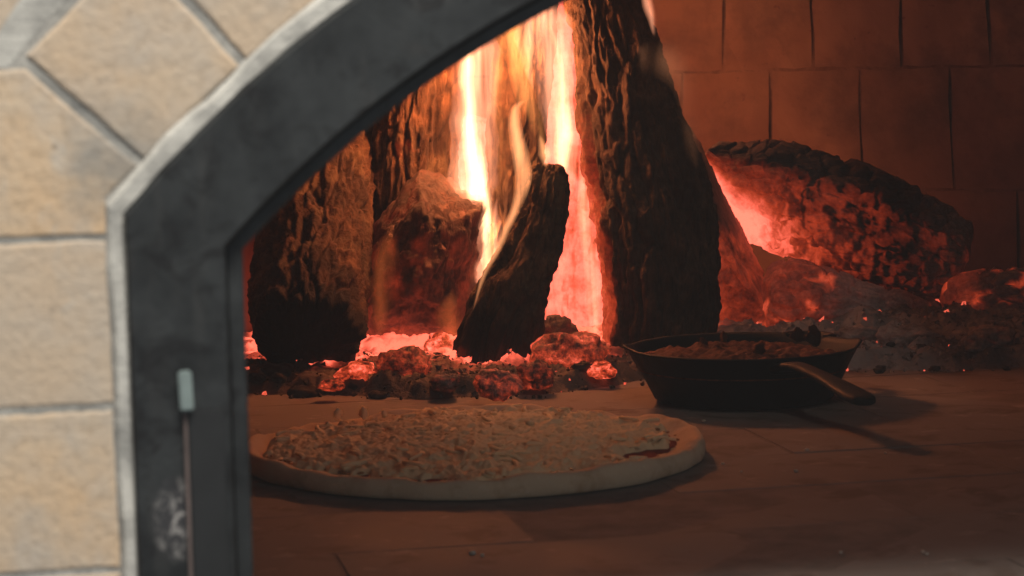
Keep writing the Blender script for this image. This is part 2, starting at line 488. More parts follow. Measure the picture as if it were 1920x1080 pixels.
# ------------------------------------------------------------------ steel mouth frame
frame = tag(link('mouth_frame', None, None, None, MLOC, FROT),
            'dark grey steel arch frame lining the oven mouth', 'frame')
frame.scale = (BS, BS, BS)
link('face_plate', ring_mesh('face_plate', ring_path(-0.0505, R_OUT, -0.24), ring_path(-0.0012, R_FACE, -0.24), -0.0065, 0.010), M['steel'], frame)
link('inner_lip', ring_mesh('inner_lip', ring_path(-0.0008, R_FACE - 0.0006, -0.24), ring_path(0.0084, R_LIP, -0.24), 0.0035, 0.035), M['steel'], frame)
def box_mesh(name, x0, x1, y0, y1, z0, z1, bev=0.0008):
    bm = bmesh.new(); bmesh.ops.create_cube(bm, size=1)
    for v in bm.verts: v.co = ((x0 + x1) / 2 + v.co.x * (x1 - x0), (y0 + y1) / 2 + v.co.y * (y1 - y0), (z0 + z1) / 2 + v.co.z * (z1 - z0))
    bmesh.ops.bevel(bm, geom=bm.edges[:], offset=bev, segments=2, affect='EDGES')
    me = bpy.data.meshes.new(name); bm.to_mesh(me); bm.free(); return me
M['dsteel'] = m_plain('worn_dark_steel', (0.020, 0.021, 0.022), 0.5, 0.0, 40, 0.4)
M['tab'] = m_plain('bare_steel_tab', (0.27, 0.33, 0.32), 0.45, 0.2, 90, 0.2)
M['seam'] = m_plain('brown_seam', (0.16, 0.12, 0.11), 0.6, 0.0, 60, 0.5)  # pinkish brown, lighter than the plate beside it
hinge = link('hinge_strip', box_mesh('hinge_strip', -0.0230, -0.0050, -0.0090, -0.0067, -0.20, 0.0985), M['dsteel'], frame)
link('seam_rod', box_mesh('seam_rod', -0.0252, -0.0234, -0.0095, -0.0067, -0.20, 0.0980, 0.0007), M['seam'], hinge)
tb = box_mesh('bolt_tab', -0.0034, 0.0034, -0.0035, 0.0, -0.0102, 0.0102, 0.0010)
link('bolt_tab', tb, M['tab'], hinge, (-0.0238, -0.0096, 0.1093), (0, rad(-2.0), 0))['label'] = 'bare light grey steel tab on the jamb'

# ------------------------------------------------------------------ hearth floor
floor = link('oven_floor', box_mesh('oven_floor', -0.75, 1.4, -0.02, 1.75, -0.12, -0.0007, 0.0005), M['floorj'], None, PIV, FROT)
tag(floor, kind='structure')
def floor_brick_mesh(lx, ly, seed):
    bm = bmesh.new(); bmesh.ops.create_cube(bm, size=1)
    for v in bm.verts: v.co = (v.co.x * lx, v.co.y * ly, v.co.z * 0.03 - 0.015)
    bmesh.ops.bevel(bm, geom=[e for e in bm.edges if e.verts[0].co.z > -0.001 and e.verts[1].co.z > -0.001], offset=0.0007, segments=2, affect='EDGES')
    me = bpy.data.meshes.new('brick'); bm.to_mesh(me); bm.free(); return me
TX, TY = 0.232, 0.118
fb = floor_brick_mesh(TX - 0.0013, TY - 0.0013, 0)
# one joint corner of the paving, in the frame of the facade
def to_fac(P):
    d = np.array(P[:2]) - PIV[:2]; c, s = math.cos(PSI), math.sin(PSI)
    return np.array([d[0] * c + d[1] * s, -d[0] * s + d[1] * c])
def floor_at(x, y):
    d = RN @ np.array([(x - 960) / FPX, -(y - 540) / FPX, -1.0]); return CAM + d * (-CAM[2] / d[2])
j0 = to_fac(floor_at(1006, 1014))
for r in range(-6, 11):
    for c in range(-4, 6):
        off = 0.5 * TX if r % 2 else 0.0
        x = j0[0] + off + c * TX + TX / 2; y = j0[1] + r * TY + TY / 2
        if y < 0.02 or x < -0.6 or x > 1.1: continue
        o = link('brick', fb, M['floor'], floor, (x, y, random.uniform(-0.0008, 0.0)))
        o.rotation_euler = (random.uniform(-.002, .002), random.uniform(-.002, .002), random.uniform(-.004, .004))

# ------------------------------------------------------------------ oven chamber
DC = np.array([0.20, 0.18])
def rz(z): return 0.62 - 0.37 * z * z
ow = link('oven_wall', None, None, None, (DC[0], DC[1], 0)); tag(ow, kind='structure')
prof = [(rz(z) + 0.0022, z) for z in np.linspace(-0.02, 0.40, 12)]
r40 = prof[-1][0]
prof += [(r40 * math.cos(t), 0.40 + 0.17 * math.sin(t)) for t in np.linspace(0.15, math.pi / 2 - 0.02, 14)]
V = []; nb = 60
for r, z in prof:                                       # round at the back, straight walls out to the facade
    f = r / prof[0][0]
    row = [(r, -1.05 + 1.05 * k / 16, z) for k in range(16)]
    row += [(r * math.cos(t), r * math.sin(t), z) for t in np.linspace(0, math.pi, nb)]
    row += [(-r, -1.05 * (k + 1) / 16, z) for k in range(16)]
    V += row
n = len(row); F = []
c_, s_ = math.cos(PSI), math.sin(PSI)
for f in grid_faces(len(prof), n, False):
    ctr = np.mean([V[k] for k in f], 0)
    d = ctr[:2] + DC - PIV[:2]
    if -d[0] * s_ + d[1] * c_ < 0.06: continue
    F.append(f)
link('shell', mesh_np('shell', V, F), M['ovenm'], ow)
# courses of firebrick, standing on end
ZC = [0.010, 0.136, 0.262, 0.390]
DA = 0.0925 / 0.60
ph = [0.3, 0.0, 0.52]
tgt = to_fac(at(1530, 200, 0.77)); q = at(1530, 200, 0.775)
ang0 = math.atan2(q[1] - DC[1], q[0] - DC[0])
for r in range(3):
    z0, z1 = ZC[r] + 0.0015, ZC[r + 1] - 0.0015
    ra, rb = rz(z0), rz(z1); h = DA / 2 - 0.0021
    prot = {}
    for v in range(3):
        n1, n2 = 5, 4; dep = 0.05; V = []; 
        bm = bmesh.new()
        grid = []
        for i in range(n2 + 1):
            t = i / n2; z = z0 + (z1 - z0) * t; rr = ra + (rb - ra) * t; row = []
            for j in range(n1 + 1):
                a = -h + 2 * h * j / n1
                if j in (0, n1): a += random.uniform(-0.0022, 0.0022)
                zz = z + (random.uniform(-0.0013, 0.0013) if i in (0, n2) else 0.0)
                edge = (i in (0, n2)) + (j in (0, n1))
                d = 0.0010 * (1 if edge else 0) + random.uniform(-0.0008, 0.0006)
                R = rr + d
                row.append(bm.verts.new((R * math.cos(a), R * math.sin(a), zz)))
            grid.append(row)
        for i in range(n2):
            for j in range(n1): bm.faces.new((grid[i][j], grid[i + 1][j], grid[i + 1][j + 1], grid[i][j + 1]))
        ring = grid[0] + [grid[i][-1] for i in range(1, n2 + 1)] + grid[-1][-2::-1] + [grid[i][0] for i in range(n2 - 1, 0, -1)]
        back = [bm.verts.new((x.co.x + dep * x.co.x / math.hypot(x.co.x, x.co.y), x.co.y + dep * x.co.y / math.hypot(x.co.x, x.co.y), x.co.z)) for x in ring]
        for k in range(len(ring)): bm.faces.new((ring[k], ring[(k + 1) % len(ring)], back[(k + 1) % len(ring)], back[k]))
        bmesh.ops.recalc_face_normals(bm, faces=bm.faces)
        me = bpy.data.meshes.new('brick'); bm.to_mesh(me); bm.free()
        for p in me.polygons: p.use_smooth = False
        me.materials.append(M['oven']); prot[v] = me
    for k in range(-5, 13):
        a = ang0 + (k + ph[r]) * DA
        if not (rad(-8) < a < rad(150)): continue
        o = link('brick', prot[k % 3], None, ow); o.rotation_euler = (0, 0, a)

# ------------------------------------------------------------------ logs
def make_log(name, label, pts, radii, mat, seed, kind='bark', heat=None, ash=None, cat='log', amp=1.0,
             flat=None, cap=(0.35, 0.35), seg=190, ds=0.0021, squash=1.0, group=None, char=None):
    """pts: centre line, radii: metres. Bark ridges, splits and burnt checks are cut into the mesh."""
    pts = np.asarray(pts, float)
    L = np.linalg.norm(np.diff(pts, axis=0), axis=1).sum(); n = max(24, int(L / ds))
    C = spline(pts, n); R = np.maximum(spline(np.c_[radii, radii, radii], n)[:, 0], 0.004)
    A, B = frames(C); T = np.gradient(C, axis=0); T /= np.linalg.norm(T, axis=1)[:, None]
    s = np.r_[0, np.cumsum(np.linalg.norm(np.diff(C, axis=0), axis=1))]
    th = np.linspace(0, 2 * math.pi, seg, endpoint=False)
    capn = 12
    rowsC, rowsK, rowsS, rowsR, rowsE = [], [], [], [], []
    for k in range(capn): rowsC.append(C[0] ); rowsK.append((k + 0.02) / capn); rowsS.append(s[0]); rowsR.append(R[0]); rowsE.append(1)
    for i in range(n): rowsC.append(C[i]); rowsK.append(1.0); rowsS.append(s[i]); rowsR.append(R[i]); rowsE.append(0)
    for k in range(capn): rowsC.append(C[-1]); rowsK.append(1 - (k + 0.98) / capn); rowsS.append(s[-1]); rowsR.append(R[-1]); rowsE.append(2)
    idx = [0] * capn + list(range(n)) + [n - 1] * capn
    cen = np.array(rowsC); kk = np.array(rowsK); ss = np.array(rowsS); rr = np.array(rowsR); ee = np.array(rowsE)
    AA, BB, TT = A[idx], B[idx], T[idx]
    N = len(cen)
    ct, st = np.cos(th), np.sin(th)
    prof = np.ones(seg)
    if flat is not None:                                # split faces: flat sides at these angles
        for (a0, dd) in flat:
            cs = np.cos(th - rad(a0)); prof = np.minimum(prof, np.where(cs > 0.05, dd / np.maximum(cs, 0.05), 9))
    lx = np.outer(rr, ct * prof); ly = np.outer(rr, st * prof * squash)
    P = np.stack([lx.ravel(), ly.ravel(), np.repeat(ss, seg)], 1)
    # displacement
    warp = fbm(P * np.array([18, 18, 9]) + seed, 3, seed) * 0.006
    Q = P + warp[:, None]
    rid = 1 - np.abs(fbm(Q * np.array([95, 95, 16]) + seed * 3.1, 4, seed + 3)) * 2.2
    low = fbm(P * np.array([22, 22, 10]) + seed * 7, 3, seed + 5)
    fine = fbm(P * np.array([300, 300, 170]), 3, seed + 8)
    f1, fe, idc = cells(Q * np.array([70, 70, 38]) + seed, seed)
    crack = 1 - smooth(0.02, 0.20, fe)
    if kind == 'bark':
        f1b, feb, idb = cells((Q + warp[:, None] * 0.6) * np.array([78, 78, 12]) + seed * 2, seed + 30)
        crb = 1 - smooth(0.0, 0.20, feb)
        disp = 0.0052 * (rid - 0.5) + 0.006 * low - 0.0042 * crb + 0.0026 * (idb - 0.5) + 0.0022 * fine
        crack = crb
    elif kind == 'char':
        disp = 0.0018 * (rid - 0.5) + 0.006 * low - 0.0042 * crack + 0.003 * (idc - 0.5) + 0.0010 * fine
    elif kind == 'split':
        disp = 0.0030 * (rid - 0.4) + 0.005 * low - 0.0018 * crack + 0.0010 * fine
    else:                                               # smooth glowing wood
        disp = 0.0014 * (rid - 0.5) + 0.005 * low - 0.0022 * crack + 0.0006 * fine
    disp *= amp
    tt = P[:, 2] / max(s[-1], 1e-6)
    kr = np.repeat(kk, seg); er = np.repeat(ee, seg)
    thr = np.tile(th, N)
    rad_ = np.sqrt(lx.ravel() ** 2 + ly.ravel() ** 2) * kr
    rad2 = rad_ + disp * np.where(er == 0, 1.0, kr ** 3)
    dirx = np.tile(ct, N); diry = np.tile(st, N)
    base = np.sqrt(np.maximum(lx.ravel() ** 2 + ly.ravel() ** 2, 1e-12))
    ux, uy = lx.ravel() / base, ly.ravel() / base
    X = np.repeat(cen, seg, 0) + np.repeat(AA, seg, 0) * (ux * rad2)[:, None] + np.repeat(BB, seg, 0) * (uy * rad2)[:, None]
    rb = np.repeat(rr, seg)
    # rounded, rough ends
    capd = np.where(er == 1, -1.0, np.where(er == 2, 1.0, 0.0))
    dome = np.where(er == 1, cap[0], cap[1]) * rb * np.sqrt(np.maximum(1 - kr ** 2, 0)) 
    rough = fbm(np.c_[ux * rad_ * 60, uy * rad_ * 60, er * 5.0], 4, seed + 12) * 0.006 * (1 - kr ** 4)
    X = X + np.repeat(TT, seg, 0) * (capd * (dome + rough))[:, None]
    # ragged ends
    hv = heat(tt, thr, P, X, crack, idc) if heat else np.zeros(len(X))
    av = ash(tt, thr, P, X, crack, idc) if ash else np.zeros(len(X))
    cv = np.zeros(len(X))
    if char: cv = np.where(er == 1, 1.0, smooth(char, char * 0.4, P[:, 2] + 0.012 * fbm(P * 90, 3, seed + 40)))
    F = grid_faces(N, seg, True)
    me = mesh_np(name, X, F, True, {'glow_level': np.clip(hv, 0, 1.2), 'ash_level': np.clip(av, 0, 1), 'char_level': np.clip(cv, 0, 1)})
    o = link(name, me, mat)
    base_pt = C[0] if C[0][2] < C[-1][2] else C[-1]
    me.transform(Matrix.Translation(-Vector(base_pt))); o.location = base_pt
    return tag(o, label, cat, group)

def path(ps, *Y):
    """(x, y, r) in photograph pixels with a depth for each point -> centre line and radii in metres"""
    Y = list(Y) if len(Y) == len(ps) else list(np.linspace(Y[0], Y[-1], len(ps)))
    pts = [at(x, y, d) for (x, y, r), d in zip(ps, Y)]
    rr = [r * (d + 1.6) / FPX for (x, y, r), d in zip(ps, Y)]
    return pts, rr

ML = dict(emb=m_log('dull_ember', ((0.02, 0.014, 0.011), (0.10, 0.06, 0.045)), 1.5, grain=2.4), embhot=m_log('bright_ember', ((0.04, 0.02, 0.015), (0.12, 0.06, 0.04)), 1.9, grain=2.4), mid=m_log('half_charred_bark', ((0.022, 0.016, 0.011), (0.16, 0.10, 0.058)), moss=0.45), dark=m_log('charred_bark'), brown=m_log('scorched_bark', ((0.026, 0.016, 0.011), (0.20, 0.115, 0.062)), moss=0.5),
          red=m_log('smouldering_wood', ((0.035, 0.020, 0.014), (0.20, 0.105, 0.068)), 1.5), redx=m_log('smouldering_crust', ((0.03, 0.018, 0.014), (0.11, 0.06, 0.042)), 1.5, axis='X'),
          hot=m_log('glowing_wood', ((0.05, 0.02, 0.015), (0.14, 0.06, 0.04)), 1.9),
          ashy=m_log('ash_covered_wood', ((0.03, 0.02, 0.016), (0.14, 0.09, 0.07)), 1.4, axis='X'))

def n3(X, sc, seed): return fbm(X * sc, 3, seed)

# left log, its burnt round end towards the mouth
p, r = path([(577, 638, 100), (585, 520, 108), (600, 400, 106), (612, 280, 104), (625, 120, 102)], 0.375, 0.47, 0.56, 0.65, 0.76)
make_log('log', 'thick bark-covered log at far left, its black round end facing the mouth', p, r, ML['brown'], 3, 'bark',
         heat=lambda t, a, P, X, c, i: 0.0 * t, cap=(0.30, 0.2), char=0.030)
# back left log
p, r = path([(775, 640, 78), (772, 420, 78), (785, 250, 76), (806, 60, 72)], 0.60, 0.60, 0.62, 0.64)
make_log('log', 'upright brown log behind the left log, a flame beside its right edge', p, r, ML['brown'], 11, 'bark',
         heat=lambda t, a, P, X, c, i: 0.42 * smooth(0.15, 0.5, n3(X, 30, 4)) * smooth(0.9, 0.4, t))
# split chunk in front of it
def split_block(name, label, outline, Y, depth, mat, seed, heat, lean=0.25, cat='log'):
    """angular split piece: the hull of flat faces, then roughened along the grain"""
    P = np.array([at(x, y, Y) for x, y in outline]); c = P.mean(0); Q = (P - c)[:, [0, 2]]
    N, D = [], []
    for a_, b_ in zip(Q, np.roll(Q, -1, 0)):
        e = b_ - a_; n_ = np.array([e[1], -e[0]]); n_ /= np.linalg.norm(n_)
        if n_ @ (a_ + b_) < 0: n_ = -n_
        v = np.array([n_[0], -0.30, n_[1]]); v /= np.linalg.norm(v); N.append(v); D.append((n_ @ a_) * 1.0 / math.hypot(1, 0.30))
    for v, d_ in (((-0.45, -0.85, 0.25), depth * 0.80), ((0.55, -0.80, 0.10), depth * 0.78), ((0.05, -0.75, -0.60), depth * 0.95), ((0.0, 1.0, 0.0), depth * 1.2)):
        v = np.array(v); N.append(v / np.linalg.norm(v)); D.append(d_)
    N, D = np.array(N), np.array(D)
    bm = bmesh.new(); bmesh.ops.create_icosphere(bm, subdivisions=6, radius=1.0)
    V = np.array([v.co[:] for v in bm.verts]); dots = V @ N.T
    rr_ = np.where(dots > 0.03, D / np.maximum(dots, 0.03), 9.0).min(1); W_ = V * rr_[:, None]
    G = W_.copy(); G[:, 0] -= lean * G[:, 2]
    rid = 1 - np.abs(fbm(G * np.array([130, 130, 26]) + seed, 4, seed)) * 2.2
    f1, fe, idc = cells(G * np.array([60, 60, 24]) + seed, seed)
    disp = 0.0030 * (rid - 0.5) + 0.013 * fbm(G * 30, 4, seed + 2) + 0.0015 * fbm(G * 260, 3, seed + 3) - 0.003 * (1 - smooth(0, 0.15, fe)) + 0.003 * (idc - 0.5)
    X = W_ + V * disp[:, None]
    for v, q in zip(bm.verts, X): v.co = q
    me = bpy.data.meshes.new(name); bm.to_mesh(me); bm.free()
    for p_ in me.polygons: p_.use_smooth = True
    t = (X[:, 2] - X[:, 2].min()) / np.ptp(X[:, 2])
    for k_, v_ in (('glow_level', np.clip(heat(t, X), 0, 1.1)), ('ash_level', 0.12 * np.ones(len(X)))):
        at_ = me.attributes.new(k_, 'FLOAT', 'POINT'); at_.data.foreach_set('value', v_.astype(np.float32))
    return tag(link(name, me, mat, None, c), label, cat)
split_block('split_log', 'squat smouldering split chunk between the left log and the curved log',
            [(788, 362), (904, 418), (868, 560), (862, 618), (702, 626), (688, 560), (730, 440)], 0.50, 0.050, ML['red'], 21,
            lambda t, X: 0.34 * smooth(0.20, 0.0, t) + 0.20 + 0.24 * fbm(X * 75, 4, 8))
# curved log, centre
p, r = path([(916, 745, 78), (944, 612, 74), (984, 505, 58), (1012, 420, 52), (1025, 352, 42), (1030, 322, 34)], 0.40, 0.41, 0.43, 0.45, 0.46, 0.465)
make_log('log', 'short curved dark log standing in the centre before the flames', p, r, ML['mid'], 31, 'bark', char=0.09,
         heat=lambda t, a, P, X, c, i: 0.55 * smooth(0.24, 0.08, t) * smooth(-0.2, 0.4, n3(X, 40, 9)), amp=0.9)
# back centre log
p, r = path([(955, 620, 52), (962, 430, 52), (968, 280, 54), (978, 130, 56), (990, -60, 56)], 0.60, 0.60, 0.61, 0.62, 0.64)
make_log('log', 'upright brown log at the back centre, wrapped in flames', p, r, ML['mid'], 41, 'bark',
         heat=lambda t, a, P, X, c, i: 0.30 * smooth(0.1, 0.6, n3(X, 30, 5)), amp=0.8)
# big dark log
p, r = path([(1232, 705, 98), (1241, 570, 104), (1232, 430, 112), (1208, 320, 106), (1168, 170, 88), (1136, 20, 74), (1120, -80, 70)], 0.45, 0.46, 0.48, 0.50, 0.53, 0.56, 0.58)
make_log('log', 'tallest and thickest log, black and leaning left behind the skillet', p, r, ML['dark'], 51, 'bark',
         heat=lambda t, a, P, X, c, i: 0.66 * smooth(0.70, 0.98, np.cos(a - rad(262))) * smooth(0.78, 0.5, t) + 0.5 * smooth(0.03, 0.0, t), amp=1.1)
# leaning wedge right of it
split_block('split_log', 'narrow wedge-shaped split log leaning between the tallest log and the glowing log',
            [(1288, 262), (1304, 296), (1420, 468), (1510, 606), (1504, 660), (1318, 660), (1288, 420)], 0.55, 0.040, ML['red'], 61,
            lambda t, X: smooth(0.62, 0.44, t + 0.06 * fbm(X * 60, 3, 2)) * (0.40 + 0.20 * fbm(X * 60, 3, 3)) + 0.22 * smooth(0.0, -0.035, X[:, 0]) * smooth(0.5, 0.2, t), -0.6)
# big glowing log
def h8(t, a, P, X, c, i):
    low = smooth(-0.2, 1.0, np.cos(a - rad(75)))
    top = smooth(0.52, 1.0, np.cos(a - rad(275)))
    n1 = fbm(X * np.array([190, 150, 85]), 4, 14); n2 = n3(X, 28, 15)
    crust = smooth(-0.14, 0.30, n1 + 0.45 * n2) * smooth(0.10, 0.42, t)
    return 0.41 + 0.80 * smooth(0.62, 0.05, t) * low ** 2.2 + 0.16 * low * smooth(0.9, 0.3, t) - 0.17 * smooth(0.45, 1.0, t) - 0.46 * top - 0.26 * crust + 0.10 * n2
p, r = path([(1330, 300, 40), (1390, 345, 80), (1480, 378, 98), (1580, 412, 102), (1680, 446, 92), (1765, 472, 78), (1798, 482, 72)], 0.62, 0.62, 0.62, 0.61, 0.60, 0.59, 0.585)
make_log('log', 'big glowing red log lying on its side at the right by the back wall', p, r, ML['redx'], 71, 'char', heat=h8,
         ash=lambda t, a, P, X, c, i: 0.60 * smooth(0.70, 1.0, t) + 0.10, cap=(0.4, 0.22), amp=1.6)
# ash-covered log under it
p, r = path([(1450, 560, 74), (1530, 572, 72), (1620, 592, 66), (1700, 606, 58), (1770, 620, 44)], 0.56, 0.56, 0.55, 0.55, 0.55)
make_log('log', 'grey ash-covered log crumbling below the big glowing log', p, r, ML['ashy'], 81, 'char',
         heat=lambda t, a, P, X, c, i: 0.20 * smooth(0.55, 0.0, t) + 0.18 + 0.34 * smooth(0.1, 0.5, n3(X, 50, 2)),
         ash=lambda t, a, P, X, c, i: 0.25 + 0.75 * smooth(0.15, 0.6, t), amp=1.4)
# ash lump at far right
p, r = path([(1788, 590, 46), (1830, 580, 60), (1900, 574, 66), (1985, 586, 60)], 0.55, 0.55, 0.545, 0.54)
make_log('log', 'pale ash-coated glowing log end at the far right', p, r, ML['ashy'], 91, 'char',
         heat=lambda t, a, P, X, c, i: 0.20 * smooth(0.4, 0.1, t) + 0.14 + 0.36 * smooth(0.0, 0.5, n3(X, 70, 6)), ash=lambda t, a, P, X, c, i: 0.8 + 0 * t, amp=1.4)

# glowing logs at the back of the fire
def hg(b, k, sd_): return lambda t, a, P, X, c, i: b + k * n3(X, 28, sd_) - 0.20 * smooth(0.25, 0.6, fbm(X * np.array([120, 120, 22]), 3, sd_ + 60)) - 0.05 * c
p, r = path([(1072, 690, 80), (1076, 520, 78), (1074, 350, 74), (1052, 180, 66), (1034, 20, 60), (1026, -90, 60)], 0.66, 0.66, 0.67, 0.68, 0.69, 0.70)
make_log('ember_log', 'glowing pink log seen between the curved log and the tallest log', p, r, ML['hot'], 101, 'ember', heat=hg(0.98, 0.25, 1))
p, r = path([(716, 700, 76), (722, 520, 74), (712, 380, 60), (705, 240, 52)], 0.70, 0.70, 0.71, 0.72)
make_log('ember_log', 'glowing log seen through the gaps right of the left log', p, r, ML['hot'], 111, 'ember', heat=hg(0.92, 0.35, 2))
p, r = path([(895, 660, 60), (897, 520, 58), (890, 380, 56), (882, 240, 50)], 0.69, 0.69, 0.70, 0.71)
make_log('ember_log', 'glowing log in the narrow gap left of the curved log', p, r, ML['hot'], 121, 'ember', heat=hg(0.98, 0.25, 3))
p, r = path([(472, 700, 52), (470, 560, 50), (468, 400, 46)], 0.68, 0.68, 0.69)
make_log('ember_log', 'glowing log peeking out beside the frame at far left', p, r, ML['hot'], 131, 'ember', heat=hg(1.08, 0.2, 4))

# ------------------------------------------------------------------ ash and ember bed
FC = np.array([0.0, 0.60])                              # heart of the fire
def bed_height(X, Y):
    """height of the ash over the hearth"""
    q = np.c_[X, Y, np.zeros(len(X))]
    front = np.interp(X, [-0.40, -0.28, -0.17, -0.08, 0.0, 0.08, 0.13, 0.22, 0.30, 0.36, 0.46, 0.60],
                      [0.34, 0.312, 0.284, 0.252, 0.250, 0.295, 0.36, 0.40, 0.375, 0.36, 0.355, 0.36]) + 0.02 * fbm(q * 26, 3, 3)
    d = Y - front
    h = 0.010 * smooth(0.0, 0.03, d) + (0.004 + 0.008 * smooth(0.1, 0.2, X)) * smooth(0.06, 0.16, d)
    h = h + 0.012 * smooth(0.02, 0.16, d) * smooth(0.24, 0.36, X)
    lum = fbm(q * 55, 4, 9); lum2 = 1 - np.abs(fbm(q * 120, 3, 12)) * 2
    amt = smooth(-0.012, 0.03, d)
    h = h + amt * (0.008 * lum + 0.0035 * lum2 + 0.010 * np.maximum(fbm(q * 24, 3, 19), 0))
    return np.where(d < -0.015, -0.006, np.maximum(h, -0.002) - 0.004 * (1 - amt)), d
nx, ny = 420, 220
gx, gy = np.meshgrid(np.linspace(-0.40, 0.62, nx), np.linspace(0.20, 0.80, ny))
X, Y = gx.ravel(), gy.ravel()
Hh, dd = bed_height(X, Y)
q3 = np.c_[X, Y, Hh]
ht = 1.2 * smooth(0.06, 0.16, dd) * smooth(0.24, 0.12, X) + 0.75 * smooth(0.015, 0.07, dd) * smooth(0.16, 0.06, X) * smooth(0.0, 0.5, fbm(q3 * 40, 3, 31))
ht = ht * (0.75 + 0.6 * fbm(q3 * 30, 3, 33))
ht = ht + 0.25 * smooth(0.10, 0.22, dd) * smooth(0.2, 0.3, X) * smooth(0.1, 0.5, fbm(q3 * 30, 3, 37))
keep = Hh.reshape(ny, nx)
F = []
for i in range(ny - 1):
    for j in range(nx - 1):
        if max(keep[i, j], keep[i + 1, j], keep[i, j + 1], keep[i + 1, j + 1]) < -0.003: continue
        r_ = math.hypot(gx[i, j] - DC[0], gy[i, j] - DC[1])
        if r_ > 0.625: continue
        k = i * nx + j; F.append((k, k + 1, k + nx + 1, k + nx))
me = mesh_np('ash_bed', q3, F, True, {'glow_level': np.clip(ht, 0, 1.1), 'ash_level': smooth(0.10, 0.28, X)})
bm = bmesh.new(); bm.from_mesh(me); bmesh.ops.delete(bm, geom=[v for v in bm.verts if not v.link_faces], context='VERTS'); bm.to_mesh(me); bm.free()
tag(link('ash_bed', me, M['ash']), 'bed of grey ash and red embers under the logs', 'ash', kind='stuff')

def bed_z(x, y): return float(bed_height(np.array([x]), np.array([y]))[0][0])

def rock_mesh(name, sx, sy, sz, seed, sub=3, rough=0.35, heat=0.0, ash=0.2):
    bm = bmesh.new(); bmesh.ops.create_icosphere(bm, subdivisions=sub, radius=1.0)
    V = np.array([v.co[:] for v in bm.verts])
    f1, fe, idc = cells(V * 1.3 + seed * 2.3, seed)
    d = 1 + rough * (fbm(V * 1.6 + seed, 3, seed) + 0.5 * (idc - 0.5)) + 0.13 * fbm(V * 6, 3, seed) - 0.10 * (1 - smooth(0.0, 0.12, fe))
    V2 = V * d[:, None] * np.array([sx, sy, sz])
    for v, c in zip(bm.verts, V2): v.co = c
    me = bpy.data.meshes.new(name); bm.to_mesh(me); bm.free()
    for p in me.polygons: p.use_smooth = True
    n = fbm(V * 2.4 + seed, 3, seed + 4)
    a = me.attributes.new('glow_level', 'FLOAT', 'POINT'); a.data.foreach_set('value', np.clip(heat * (1 + 0.8 * n) + (0.25 * fbm(V * 6 + seed, 3, seed + 7) if heat else 0), 0, 1.1).astype(np.float32))
    a = me.attributes.new('ash_level', 'FLOAT', 'POINT'); a.data.foreach_set('value', np.clip(ash * (1 + n), 0, 1).astype(np.float32))
    return me

def chunk(name, label, px, py, Yd, size, seed, heat, ash, mat, cat='ember', group=None, rot=None):
    sx, sy, sz = [s * (abs(Yd) + 1.6) / FPX for s in size]
    c = at(px, py, abs(Yd))
    if Yd > 0:                                          # resting on the ash: slide along to where it meets it
        d = c - CAM; c = CAM + d * ((0.010 + 0.45 * sz - CAM[2]) / d[2])
    me = rock_mesh(name, sx, sy, sz, seed, 4, 0.40, heat, ash)
    return tag(link(name, me, mat, None, c, rot or (0, 0, seed * 0.7)), label, cat, group)

chunk('ember_chunk', 'dark brown charred chunk against the pink glow right of the curved log', 1048, 622, -0.50, (40, 34, 32), 2, 0.10, 0.1, ML['emb'])
chunk('ember_chunk', 'broad orange ember lump at the foot of the glowing pink log', 1072, 668, 0.46, (70, 56, 44), 4, 0.50, 0.30, ML['emb'])
chunk('ember_chunk', 'bright ember wedge beside the foot of the tallest log', 1128, 694, 0.42, (28, 24, 16), 6, 0.60, 0.0, ML['embhot'])
chunk('ember_chunk', 'greyish red ember lump directly under the curved log', 930, 722, 0.335, (44, 32, 26), 8, 0.32, 0.40, ML['emb'])
chunk('ember_chunk', 'smoky red ember block below the squat split chunk', 758, 690, 0.40, (56, 40, 36), 10, 0.36, 0.20, ML['emb'])
chunk('ember_chunk', 'bright orange ember below the right side of the squat split chunk', 828, 655, 0.50, (42, 38, 30), 12, 0.74, 0.1, ML['embhot'])
chunk('ember_chunk', 'ember pile glowing at the right foot of the left log', 668, 700, 0.43, (36, 30, 22), 14, 0.58, 0.05, ML['embhot'])
chunk('ember_chunk', 'flat dark ember flake in front of the squat split chunk', 838, 716, 0.36, (40, 26, 16), 16, 0.16, 0.35, ML['emb'])
chunk('ember_chunk', 'small red ember at the right foot of the curved log', 1006, 704, 0.42, (34, 28, 24), 18, 0.32, 0.2, ML['emb'])
chunk('ember_chunk', 'lowest bright ember in front of the left log', 622, 722, 0.37, (22, 20, 10), 20, 0.42, 0.1, ML['embhot'])
chunk('ash_lump', 'grey ash lump at the right end of the crumbling ash-covered log', 1700, 640, 0.48, (60, 48, 30), 22, 0.06, 0.9, ML['ashy'], 'ash')
chunk('ash_lump', 'pale grey ash lump below the far right log end', 1850, 644, 0.50, (66, 48, 28), 24, 0.08, 0.85, ML['ashy'], 'ash')
chunk('ash_lump', 'dark ash lump behind the skillet handle side', 1612, 636, 0.50, (50, 40, 26), 26, 0.08, 0.6, ML['ashy'], 'ash')

